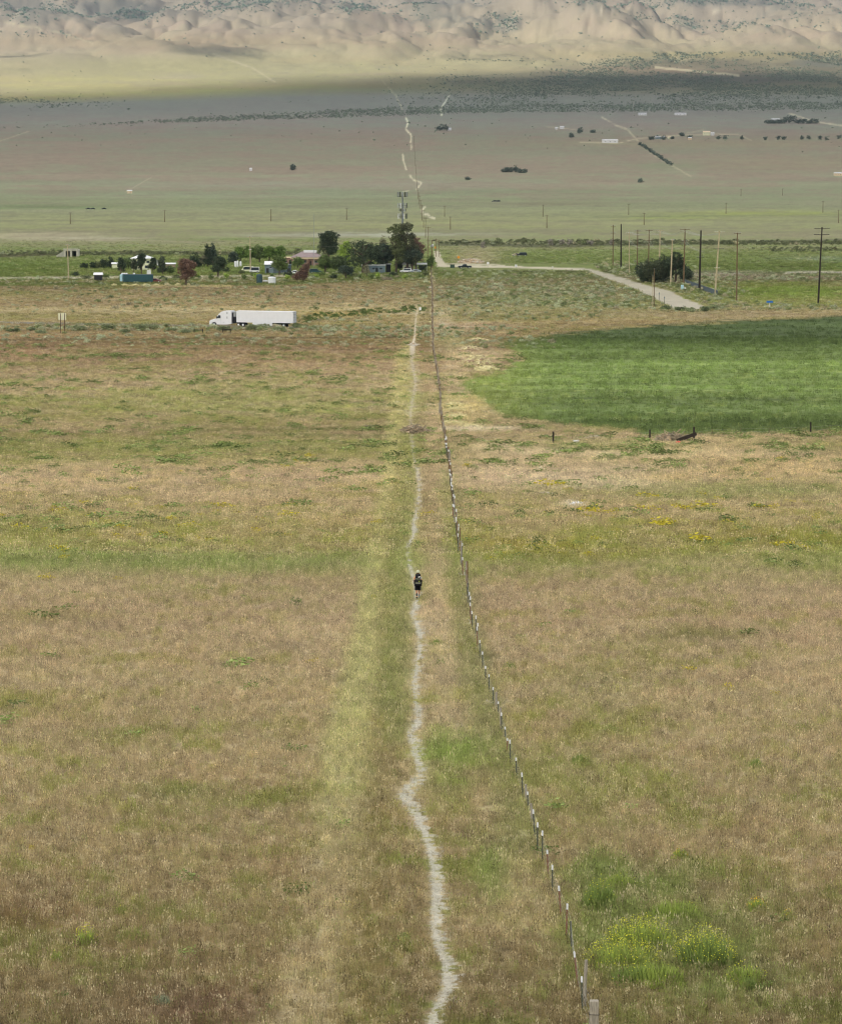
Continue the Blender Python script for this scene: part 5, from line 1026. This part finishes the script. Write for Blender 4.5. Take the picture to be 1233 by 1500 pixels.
# tanks
for (x0, b, t_, hw, m_, lb) in ((380, 414.5, 401, 4.2, mat('dark_green_plastic', col(48, 68, 72), .5), 'dark green cylindrical water tank at the field edge'), (398.3, 415, 405, 5.6, M_lt, 'white ribbed cylindrical water tank at the field edge')):
    v = P(x0, b); s_ = sc(v); h = (b - t_) / s_; r = hw / s_; t = thing('water_tank', lb, 'tank', v); p = [(r, 0)] + [(r * (1 + .012 * (k % 2)), h * .9 * k / 9) for k in range(1, 10)] + [(r * .8, h * .96), (r * .3, h)]; MB().lathe(p, 24).build('shell', m_, t, smooth=True); MB().lathe([(r * .2, h - .02), (r * .2, h + .08)], 12).build('lid', M_metal, t)
v = P(388.5, 414); t = thing('small_tank', 'low white pump box between the dark and the white water tank', 'box', v); MB().box((0, .3, .65), (1.7, .9, .5)).build('body', M_white, t, bevel=.08); [MB().box((x, .3, .2), (.12, .7, .42)).build('leg', M_dark, t) for x in (-.6, .6)]
for k, (x, b, h) in enumerate(((344.5, 391, 2.4), (348, 391, 2.6), (352.5, 390.5, 2.2))): v = P(x, b); t = thing('gas_cylinder', ['left', 'middle', 'right'][k] + ' white upright cylinder of three under the light green trees', 'tank', v, 0, 'three white upright cylinders'); MB().lathe([(.38, 0), (.4, .1), (.4, h * .85), (.25, h * .97), (.05, h)], 14).build('shell', M_white, t, smooth=True); MB().box((0, 0, .05), (1.0, 1.0, .1)).build('base', M_conc, t)
# concrete culvert under the bank
v = P(104, 376); s_ = sc(v); t = thing('concrete_culvert', 'grey concrete culvert bridge with two dark openings at the far left', 'culvert', v); w = 22 / s_
MB().box((0, 3, 2.9), (w, 6, .6)).build('deck', M_conc, t, bevel=.03); MB().box((0, -.1, 3.4), (w, .25, .5)).build('parapet', M_conc, t)
for x in (-w / 2 + .5, 0, w / 2 - .5): MB().box((x, 3, 1.3), (.9, 6, 2.6)).build('pier', M_conc, t)
MB().box((0, 5.5, 1.3), (w, .5, 2.6)).build('opening_shade', M_dark, t)  # dark sheet behind the piers; the openings' shade is put into its colour
a = MB(); a.add([(-w / 2, 0, 0), (-w / 2 - 3, -2.0, 0), (-w / 2 - 3, -2, .6), (-w / 2, 0, 2.6), (-w / 2, .5, 0), (-w / 2 - 3, -1.5, 0), (-w / 2 - 3, -1.5, .6), (-w / 2, .5, 2.6)], [(0, 3, 2, 1), (4, 5, 6, 7), (3, 7, 6, 2), (0, 1, 5, 4), (1, 2, 6, 5)]); a.build('wing_wall', M_conc, t)
# far ranch buildings
for k, (x0, x1, b, h, wm, lb) in enumerate(((882, 905, 209, 4.5, M_lt, 'long white barn beside the crossing of far lanes'), (960, 974, 203, 3, M_blue, 'pale blue roofed shed right of the crossing of far lanes'), (978, 986, 203, 3, M_cream, 'small cream shed beside the pale blue one on the far plain'), (1030, 1040, 198, 6, M_cream, 'cream ranch house with white front along the upper lane'), (1041, 1046, 198, 4, M_lt, 'small white annex right of the cream ranch house'),
        (813, 817, 189, 3, M_lt, 'tiny white building, left of the pair at the far left lane end'), (820, 826, 188.5, 4, M_lt, 'tiny white building, right of the pair at the far left lane end'), (935, 947, 168.5, 4, M_lt, 'white ranch building left in the scrub edge'), (988, 1005, 168.5, 4, M_lt, 'long white ranch building right in the scrub edge'), (1130, 1142, 177.5, 4.5, M_lt, 'white ranch roof at the left end of the windbreak'), (1008, 1013, 204, 3, M_tan, 'tiny tan shed right of the dark tree on the lane'), (365.5, 369, 250, 3, M_lt, 'tiny white hut alone on the plain at left'), (1222, 1233, 257, 3, M_tan, 'low tan building cut by the right edge of the plain'), (186, 193, 283, 2.6, M_tan, 'tiny tan hut at the end of the left far track'), (655, 661, 190.5, 3.5, M_lt, 'tiny pale shed at the right of the far tree clump'))):
    v = P((x0 + x1) / 2, b); w_ = (x1 - x0) / sc(v); house('far_building', lb, x0, x1, b, h, min(14, w_), wm, M_lt if wm is not M_cream else M_tan, h * .35, 'gable', [(f, h * .55, w_ * .05, h * .25) for f in (-.3, 0, .3)])

# ------------------------------------------------------------ vehicles
def vehicle(name, label, px_, by, kind, body, rz, L=4.7, cat='car'):
    v = P(px_, by); t = thing(name, label, cat, v, rz)
    if kind == 'pickup': prof = [(-.5, .42), (-.5, .9), (-.47, 1.02), (-.2, 1.08), (-.1, 1.62), (.12, 1.68), (.16, 1.08), (.49, 1.08), (.5, .42)]
    elif kind == 'suv': prof = [(-.5, .42), (-.5, .92), (-.26, 1.06), (-.14, 1.66), (.42, 1.7), (.49, 1.1), (.5, .42)]
    elif kind == 'van': prof = [(-.5, .4), (-.5, 1.1), (-.40, 1.35), (-.32, 2.2), (.49, 2.25), (.5, .4)]
    else: prof = [(-.5, .38), (-.5, .75), (-.25, .92), (-.10, 1.40), (.22, 1.42), (.38, .98), (.5, .9), (.5, .38)]
    a = MB(); a.prism([(x * L, z) for x, z in prof], -.88, .88); a.build('body', body, t, bevel=.06)
    top = max(z for x, z in prof); g = [p for p in prof if p[1] > top - .12]; gx0, gx1 = g[0][0] * L, g[-1][0] * L; zb = 1.06 if kind != 'car' else .95
    for s_ in (-1, 1): a = MB(); a.prism([(gx0 - .25, zb), (gx0 + .05, top - .14), (gx1 - .12, top - .14), (gx1 - .02, zb)], s_ * .885, s_ * .9); a.build('side_window', M_glass, t)
    for x in (-.31, .31):
        for y_ in (-.8, .8): wheel(t, x * L, y_, .36, .24)
    for s_ in (-1, 1): MB().box((-.5 * L, s_ * .6, .75), (.06, .3, .14)).build('headlight', M_white, t)
    return t
M_carblk = mat('black_car_paint', col(40, 44, 50), .25); M_carwht = mat('white_car_paint', col(226, 228, 228), .3); M_cargrn = mat('dark_teal_car_paint', col(50, 78, 80), .3); M_carred = mat('maroon_car_paint', col(122, 66, 66), .4); M_carslv = mat('silver_car_paint', col(170, 176, 180), .3, metal=.4); M_cartan = mat('tan_car_paint', col(160, 146, 120), .4)
vehicle('pickup_truck', 'black pickup truck parked on the pale lane right of the fence line', 680.5, 393, 'pickup', M_carblk, R(8), 5.2, 'pickup truck')
vehicle('suv', 'dark SUV with a pale roof driving across the green strip right of centre', 764, 375, 'suv', M_carblk, R(4), 4.6)
vehicle('parked_car', 'low tan car right ahead of the dark SUV on the green strip', 755.5, 375, 'car', M_cartan, R(4), 3.4)
vehicle('parked_suv', 'dark teal SUV parked between the rusty leaning tree and the pine', 462, 400, 'suv', M_cargrn, R(185), 4.6)
vehicle('parked_car', 'white car parked right of the dark grey shed behind the farm hedge', 431, 401.5, 'car', M_carwht, R(3), 4.4)
vehicle('parked_car', 'white car parked under the tall farm trees, left of two', 594.5, 399.5, 'suv', M_carwht, R(-5), 4.4)
vehicle('parked_car', 'silver car parked beside the carport, right of two', 608, 399.5, 'car', M_carslv, R(8), 4.4)
vehicle('parked_car', 'maroon car parked at the right end of the teal trailer', 227, 413.5, 'car', M_carred, R(182), 4.3)
vehicle('camper_van', 'cream camper left of the blue-grey barn', 362.5, 398.5, 'van', M_cream, R(5), 4.5, 'camper')
vehicle('camper_van', 'pale camper just left of the barn and right of the other camper', 373, 399.5, 'van', M_lt, R(-4), 3.6, 'camper')
for k, x in enumerate((129, 135.5, 152)): vehicle('parked_car', ['leftmost tiny dark car on the far left plain', 'second tiny dark car on the far left plain', 'third tiny dark car on the far left plain'][k], x, 306.5, 'car', M_carblk, 0, 4.4)
for k, x in enumerate((723.5, 729)): vehicle('parked_car', ['left tiny dark car on the plain right of the path line', 'right tiny dark car on the plain right of the path line'][k], x, 295.5, 'suv', M_carblk, 0, 4.6)
v = P(662.5, 392.5); t = thing('dumpster', 'dark green dumpster left of the black pickup truck', 'dumpster', v); MB().box((0, 0, .75), (1.8, 1.2, 1.2)).build('bin', mat('dumpster_green', col(56, 74, 62), .6), t, bevel=.05); MB().box((0, 0, 1.42), (1.86, 1.26, .1)).build('lid', M_dark, t)

# ------------------------------------------------------------ signs
def sign(name, label, bx, by, ty, w, h, m, kind='rect', posts=1, pm=None, rz=0, pw=.09, extra=None):
    v = P(bx, by); s_ = sc(v); H_ = (by - ty) / s_ / .99; t = thing(name, label, 'sign', v, rz); pm = pm or M_woodbr
    for x in ([0] if posts == 1 else [-w * .32, w * .32]): MB().box((x, 0, (H_ - .08) / 2 - .1), (pw, pw, H_ - .1)).build('post', pm, t)
    zc = H_ - (h / 2 if kind != 'diamond' else w * .707); a = MB()
    if kind == 'diamond': q = w * .707; a.prism([(0, zc - q), (q, zc), (0, zc + q), (-q, zc)], -pw / 2 - .04, -pw / 2 - .01)
    elif kind == 'round': a.prism([(w / 2 * math.cos(2 * math.pi * k / 20), zc + w / 2 * math.sin(2 * math.pi * k / 20)) for k in range(20)], -pw / 2 - .04, -pw / 2 - .01)
    else: a.box((0, -pw / 2 - .03, zc), (w, .04, h))
    pl = a.build('panel', m, t); return t, pl, zc, v
M_yel = mat('sign_yellow', col(220, 190, 40), .5); M_org = mat('sign_orange', col(222, 140, 40), .5); M_sblue = mat('sign_blue', col(44, 100, 170), .5); M_brownp = mat('sign_post_brown', col(74, 56, 46), .9)
v = P(91.5, 488); s_ = sc(v); t = thing('roadside_sign', 'tall cream backed sign board on two brown posts beside the highway at left', 'sign', v, R(8)); Hs = 30 / s_
MB().box((0, .08, Hs - .9), (1.9, .05, 1.75)).build('panel', M_cream, t); [MB().box((x, 0, Hs / 2 - .15), (.16, .1, Hs)).build('post', M_brownp, t) for x in (-.42, .55)]
t, pl, zc, v = sign('warning_sign', 'yellow diamond warning sign with a black double arrow beside the gravel road', 943.3, 406.5, 397.5, 1.25, 0, M_yel, 'diamond'); a = MB(); y_ = -.10
a.box((0, y_, zc), (.55, .01, .09)); a.prism([(-.5, zc), (-.24, zc + .2), (-.24, zc - .2)], y_ - .005, y_ + .005); a.prism([(.5, zc), (.24, zc + .2), (.24, zc - .2)], y_ - .005, y_ + .005); a.build('arrow', M_dark, pl); MB().box((0, -.08, zc - 1.15), (.5, .03, .4)).build('plaque', M_yel, t)
sign('construction_sign', 'orange diamond sign above the dirt heap right of the fence line', 671.5, 381, 374, 1.0, 0, M_org, 'diamond')
sign('warning_sign', 'tiny yellow sign beside the far end of the dirt lane', 637.5, 370, 360.5, .8, 0, M_org, 'diamond', rz=.3)
sign('street_sign', 'small blue street name sign at the edge of the scrub at right', 1127, 451, 440.5, 1.9, .55, M_sblue, pm=M_white, pw=.14)
sign('path_marker', 'small square white sign beside the far path at the highway', 615.3, 457, 449.8, .62, .85, M_white, pm=M_brownp)
sign('road_sign', 'white round sign backs beside the pale lane, left of two', 714.5, 391, 383.5, 1.0, 0.9, M_white, 'round', pm=M_metal)
sign('road_sign', 'white sign beside the pale lane, right of two', 755.5, 392.5, 387.3, .9, .9, M_white, pm=M_metal)
sign('road_sign', 'tiny white marker by the pale lane where it widens', 809, 393, 390, .5, .4, M_white, pm=M_white)
sign('billboard', 'small white board with a dark picture behind the teal trailer', 218.2, 403, 395.5, 1.5, 1.5, M_white, posts=2, pm=M_metal)[1]
v = P(218.2, 403); a = MB()
for k, (bx, by, ty, m_) in enumerate(((955.5, 452, 404, M_polelt), (957.8, 449, 393.5, M_woodbr))): v = P(bx, by); t = thing('snow_pole', ['shorter pale one of two slender posts left of the gravel road end', 'taller brown one of two slender posts left of the gravel road end'][k], 'pole', v); MB().tube([(0, 0, -.2), (0, 0, (by - ty) / sc(v))], [.12, .08], 8).build('shaft', m_, t); MB().lathe([(.09, 0), (.05, .08)], 8, (0, 0, (by - ty) / sc(v))).build('cap', M_metal, t)
for k, (bx, by, ty) in enumerate(((965, 440, 428), (973, 446, 434), (983, 451, 447))): v = P(bx, by); t = thing('marker_post', ['left', 'middle', 'right'][k] + ' short grey marker post on the near side of the gravel road', 'post', v, 0, 'marker posts by the gravel road'); h = (by - ty) / sc(v); MB().box((0, 0, h / 2), (.14, .06, h)).build('stake', M_steel, t); MB().box((0, -.05, h * .85), (.28, .03, h * .2)).build('reflector', M_blue, t)
# wooden rails in front of the truck
for k, (x0, x1, y0, y1) in enumerate(((284.5, 297, 481.5, 487.5), (326, 337.5, 481, 487))):
    v = P((x0 + x1) / 2, y1); s_ = sc(v); w = (x1 - x0) / s_; h = (y1 - y0) / s_; t = thing('wooden_rail', ['low dark wooden rail left of the truck cab', 'low dark wooden rail beneath the truck cab'][k], 'rail', v); [MB().box((x, 0, h / 2), (.2, .2, h)).build('post', M_poledk, t) for x in (-w / 2, w / 2)]; MB().box((0, .16, h * .72), (w, .1, .16)).build('bar', M_poledk, t)
# grey wall behind the row of poles
a0, a1 = P(1001, 415), P(1051, 433); d = a1 - a0; t = thing('low_wall', 'low slate grey sheet wall slanting down behind the black pole', 'wall', a0); MB().box((d.x / 2, d.y / 2, .8), (math.hypot(d.x, d.y), .12, 1.6), rz=math.atan2(d.y, d.x)).build('panel', M_dkblue, t); a = MB(); [a.box((d.x * f, d.y * f - .15, .85), (.12, .12, 1.7)) for f in (0, .25, .5, .75, 1)]; a.build('uprights', M_steel, t)
v = P(999, 424); t = thing('utility_box', 'pale blue-white box and bags of rubbish beside the grey wall', 'box', v); MB().box((0, 0, .8), (.9, .7, 1.5)).build('cabinet', mat('pale_blue', col(160, 192, 200), .6), t, bevel=.05); MB().lathe([(.3, 0), (.42, .25), (.3, .55), (.08, .7)], 9, (.9, -.2, 0)).build('bag', M_white, t, smooth=True)

# ------------------------------------------------------------ heaps, debris and near plants
def heap(name, label, px_, py_, w_px, h_px, m, n=160, sticks=.5, cat='heap', st=(.5, .06), m2=None, group=None, depth=.8):
    v = P(px_, py_); s_ = sc(v); w = w_px / s_ / 2; h = h_px / s_; t = thing(name, label, cat, v, 0, group); q = random.Random(int(px_ * 13 + py_)); a = MB(); b = MB()
    N = 14; V = []; Fs = []
    for i in range(N + 1):
        for j in range(N + 1):
            x = (i / N * 2 - 1); y_ = (j / N * 2 - 1); r = math.hypot(x, y_); z = max(0, 1 - r * r) * h * .62 * (.7 + .6 * float(vn(x * 2.5 + px_, y_ * 2.5, 3))) - .05; V.append((x * w, y_ * w * depth, z))
    for i in range(N):
        for j in range(N): k = i * (N + 1) + j; Fs.append((k, k + N + 1, k + N + 2, k + 1))
    base = MB(); base.add(V, Fs); base.build('mound', m, t)
    for i in range(n):
        an = q.uniform(0, 6.28); r = math.sqrt(q.random()); x, y_ = math.cos(an) * r, math.sin(an) * r; z = max(0, 1 - r * r) * h * .55 + q.uniform(0, .2) * h; tgt = a if q.random() < .6 else b
        if q.random() < sticks: L = st[0] * q.uniform(.5, 1.6); d = Vector((q.gauss(0, 1), q.gauss(0, 1), q.gauss(0, .35))).normalized() * L / 2; c = Vector((x * w, y_ * w * depth, z)); tgt.tube([c - d, c + d * .9], [st[1], st[1] * .5], 4)
        else: tgt.box((x * w, y_ * w * depth, z), (q.uniform(.5, 1.3) * st[0] * .5, q.uniform(.5, 1.2) * st[0] * .5, q.uniform(.3, 1) * st[0] * .4), rz=q.uniform(0, 3), tilt=q.uniform(-.5, .5), taper=q.uniform(.4, .9))
    o1 = a.build('litter', m, t); o1['kind'] = 'stuff'; o2 = b.build('litter', m2 or m, t); o2['kind'] = 'stuff'; return t
M_straw = mat('dry_straw', col(214, 198, 152), .95, var=.35, scale=5); M_brush = mat('grey_brush', col(140, 130, 108), .95, var=.45, scale=6); M_stone = mat('rubble', col(190, 184, 168), .95, var=.3, scale=4); M_dirt = mat('heap_dirt', col(170, 150, 124), .95, var=.3, scale=2)
heap('brush_pile', 'grey-brown brush pile lying across the dirt path', 606, 635, 38, 15, M_brush, 420, .85, st=(1.1, .05), m2=M_dirt)
heap('rubble', 'small pale flat slab right beside the brush pile on the path', 632, 632, 9, 3, M_stone, 14, .1, st=(.7, .05))
heap('brush_pile', 'low dark twig heap in the grass left of the path', 541, 627, 26, 4, M_brush, 120, .9, st=(.9, .04))
heap('stone_patch', 'flat pale dirt heap where the path drops to the highway', 606, 506, 20, 5, M_stone, 60, .2, st=(.7, .06), m2=M_dirt)
heap('straw_heap', 'largest golden straw heap at the left tip of the crop field', 697, 535, 44, 20, M_straw, 520, .8, st=(1.2, .06), m2=M_dirt)
heap('straw_heap', 'lower straw heap in front of the largest one at the field tip', 712, 543, 34, 9, M_straw, 260, .8, st=(1.1, .06))
heap('straw_heap', 'flat straw heap behind the largest one at the field tip', 690, 513, 40, 8, M_dirt, 240, .8, st=(1.1, .05), m2=M_straw)
heap('straw_heap', 'thin straw heap farthest back by the field corner', 700, 500, 34, 7, M_straw, 200, .8, st=(1.0, .05), m2=M_dirt)
for k, (x, y_, w_, h_) in enumerate(((664, 594, 28, 5), (667, 602, 32, 6), (668, 612, 36, 6), (664, 622, 34, 6), (690, 626, 44, 5))): heap('straw_windrow', 'flattened straw ridge right of the fence by the field corner, number %d from the back' % (k + 1), x, y_, w_, h_, M_straw, 170, .95, st=(1.0, .04), depth=.5, group='straw ridges by the fence')
heap('debris_pile', 'pile of twigs and old timber between two dark posts at the crop edge', 982, 648, 46, 17, M_brush, 300, .8, st=(1.3, .06), m2=M_dirt, depth=.6)
v = P(998, 649); t = thing('timber_board', 'dark board leaning on the debris pile at the crop edge', 'board', v); a = MB(); a.box((.6, -.2, .75), (2.6, .12, .42), tilt=-.35); a.build('plank', M_poledk, t)
v = P(993, 651); t = thing('red_drum', 'small red object lying before the debris pile', 'drum', v); MB().lathe([(.28, 0), (.3, .05), (.3, .32), (.2, .42)], 12).build('shell', mat('faded_red', col(196, 84, 70), .6), t, smooth=True); MB().lathe([(.1, .42), (.1, .46)], 8).build('cap', M_dark, t)
v = P(843.5, 652); t = thing('white_bucket', 'white bucket lying right of the first dark fence post at the crop edge', 'bucket', v); MB().lathe([(.26, 0), (.33, .5), (.36, .52), (.36, .56)], 14).build('tub', M_white, t, smooth=True); MB().tube([(.36 * math.cos(q), 0, .56 + .22 * math.sin(q)) for q in np.linspace(0, math.pi, 7)], .015, 4).build('handle', M_metal, t)
heap('rubble', 'pale rubbish and stones scattered at the crop edge right of the bucket', 868, 643, 34, 5, M_stone, 90, .3, st=(.6, .05), m2=M_brush)
heap('rubble', 'row of whitish stones lying in the dry grass right of the fence', 798, 724, 28, 3, M_stone, 50, .1, st=(.5, .04))
heap('tarp_debris', 'crumpled pale grey tarp lying in the grass right of the fence', 846, 741, 20, 5, M_lt, 50, .1, st=(.8, .05))
heap('dirt_heap', 'pinkish dirt heap behind the pale lane under the orange sign', 690, 385, 42, 9, M_dirt, 260, .3, st=(1.2, .1), m2=M_stone)
heap('tumbleweed', 'pale tumbleweed caught on the fence near the leaning posts', 715.5, 1032, 9, 8, M_stone, 90, 1.0, st=(.25, .008), cat='tumbleweed', m2=M_straw, depth=1)
heap('branch_heap', 'heap of grey cut branches at the edge of the farm hedge', 566, 410, 16, 4.5, M_brush, 120, 1.0, st=(2.0, .07))
for k in range(8): x = 167 + k * 15.5; heap('straw_mound', 'small pale straw mound in the row before the farm, number %d from the left' % (k + 1), x, 418 - (k > 4) * .6, 9, 3.6, M_straw, 34, .5, st=(.8, .08), group='straw mounds before the farm', cat='mound', depth=.5)
for k in range(34):      # tumbleweeds blown against the fence
    y_ = [950, 930, 912, 892, 874, 858, 842, 832, 815, 800, 785, 770, 752, 735, 715, 700, 682, 664, 590, 575, 560, 545, 530, 516, 505, 470, 462, 452, 440, 428, 420, 412, 406, 400][k]; x = float(np.interp(y_, by_, bx_)) + random.uniform(-2, 2)
    heap('tumbleweed', 'pale dry weed clump against the wire fence, number %d counted from the near end' % (k + 1), x - 1.5, y_ + 2, random.uniform(4, 7) if y_ > 600 else random.uniform(3, 6), random.uniform(2.5, 5), M_straw if k % 2 else M_stone, 40, 1.0, st=(.5, .02), group='dry weeds along the wire fence', cat='tumbleweed')
def plant(name, label, px_, py_, w_px, h_px, leafc, flower, nf, n=1500, group=None, cat='plant'):
    v = P(px_, py_); s_ = sc(v); w = w_px / s_ / 2; h = h_px / s_; t = thing(name, label, cat, v, 0, group); r = np.random.default_rng(int(px_ * 3 + py_)); V = []; T = []
    for i in range(n):
        a = r.uniform(0, 6.28); q = w * 1.15 * r.uniform() ** .62 * (1 + .25 * math.sin(3 * a + px_)); bx, by = q * math.cos(a), q * math.sin(a); hh = max(.12, h * r.uniform(.25, 1.0) ** 1.2 * (1 - .5 * min(1.2, q / w) ** 2)); l = r.uniform(.05, .35) * hh; la = a + r.normal() * .8; fa = r.uniform(0, 3.14); u = np.array([math.cos(fa), math.sin(fa), 0]) * r.uniform(.012, .028); z0 = r.uniform(0, .5) * hh
        k = len(V); V += [(bx - u[0], by - u[1], z0), (bx + u[0], by + u[1], z0), (bx + l * math.cos(la), by + l * math.sin(la), hh)]; T.append((k, k + 1, k + 2))
    me = np_mesh('leaves', V, T); me.materials.append(leafc); o = link(bpy.data.objects.new('leaves', me)); o.parent = t
    V = []; T = []
    for i in range(nf):
        a = r.uniform(0, 6.28); q = w * 1.2 * r.uniform() ** .6; zz = h * (r.uniform(.6, 1.12)) * (1 - .42 * min(1.2, q / w) ** 2); c = np.array([q * math.cos(a), q * math.sin(a), zz]); u = r.normal(size=3); u /= np.linalg.norm(u); vv = np.cross(u, r.normal(size=3)); vv /= np.linalg.norm(vv); k = len(V); s = r.uniform(.011, .026); V += [c - u * s, c + vv * s, c + u * s, c - vv * s]; T.append((k, k + 1, k + 2, k + 3))
    me = np_mesh('flowers', V, T); me.materials.append(flower); o = link(bpy.data.objects.new('flowers', me)); o.parent = t; return t
M_lf = mat('mustard_leaf', tuple(v * 2.0 for v in lin((124, 136, 66))), .8, var=.3, scale=2, island=.35, transl=.25); M_lfd = mat('dark_leaf', tuple(v * 2.0 for v in lin((106, 120, 62))), .8, var=.3, scale=2, island=.35, transl=.2); M_fy = mat('yellow_petals', col(206, 202, 64), .7, transl=.3); M_fo = mat('orange_petals', col(226, 172, 50), .7, transl=.2)
for x, y_, w_, h_, lf, fl, nf, n_, lb in ((1032, 1414, 80, 58, M_lfd, M_fy, 700, 1700, 'largest dark bushy mustard plant with a bright yellow flowering top'), (938, 1386, 92, 44, M_lf, M_fy, 620, 1300, 'loose yellow flowering mustard plant left of the largest one'), (878, 1330, 44, 46, M_lfd, M_fy, 90, 1500, 'dark green mustard plant with few flowers near the fence'), (912, 1414, 100, 42, M_lf, M_fy, 520, 1100, 'yellow flowering mustard plant nearest the fence posts'),
        (960, 1440, 90, 34, M_lf, M_fy, 20, 2200, 'mid green leafy weed patch below the mustard plants'), (1090, 1440, 60, 30, M_lf, M_fy, 60, 1200, 'sparse flowering weed right of the largest mustard plant'), (905, 1300, 60, 22, M_lf, M_fy, 30, 1200, 'low green weed patch behind the mustard plants'), (990, 1345, 80, 30, M_lf, M_fy, 10, 1900, 'grey-green tall weed patch behind the largest mustard plant'),
        (925, 1440, 60, 30, M_lfd, M_fy, 10, 1400, 'dark green weed clump right of the thin wooden post'), (1097, 1450, 22, 22, M_lfd, M_fy, 4, 500, 'small dark weed tuft at the lower right of the mustard patch'),
        (1108, 1333, 26, 20, M_lf, M_fo, 70, 700, 'round weed with orange flower heads right of the mustard patch'), (1152, 1347, 20, 16, M_lf, M_fo, 40, 500, 'small weed with yellow-orange flowers right of the rounder one'), (996, 1258, 22, 18, M_lf, M_fo, 40, 500, 'small green weed with yellow flowers above the mustard patch'), (126, 1385, 30, 34, M_lf, M_fy, 80, 200, 'thin mustard plant with yellow flowers at the lower left'), (84, 1408, 16, 18, M_lf, M_fy, 2, 300, 'small green grass tuft left of the thin mustard plant'),
        (177, 1338, 18, 12, M_lf, M_fy, 4, 300, 'small green tuft above the thin mustard plant'), (235, 1470, 26, 16, mat('grey_leaf', tuple(v * 1.5 for v in lin((132, 140, 112))), .8, island=.3), M_fo, 0 + 2, 350, 'grey-green spiky tuft at the lower left'), (645, 975, 16, 12, M_lfd, M_fy, 2, 300, 'dark green weed on the pale strip right of the path'), (640, 945, 20, 11, M_lfd, M_fy, 2, 320, 'dark green weed farther up the pale strip right of the path'), (746, 980, 20, 14, M_lfd, M_fy, 2, 320, 'green weed tuft right of the fence'), (850, 1118, 26, 18, M_lfd, M_fy, 6, 400, 'dark green weed in the open pasture right of the fence'), (1107, 1125, 18, 18, M_lfd, M_fy, 4, 300, 'dark green weed near the right side of the pasture')):
    plant('mustard_plant' if 'mustard plant' in lb else 'weed', lb, x, y_, w_, h_, lf, fl, nf, n_)
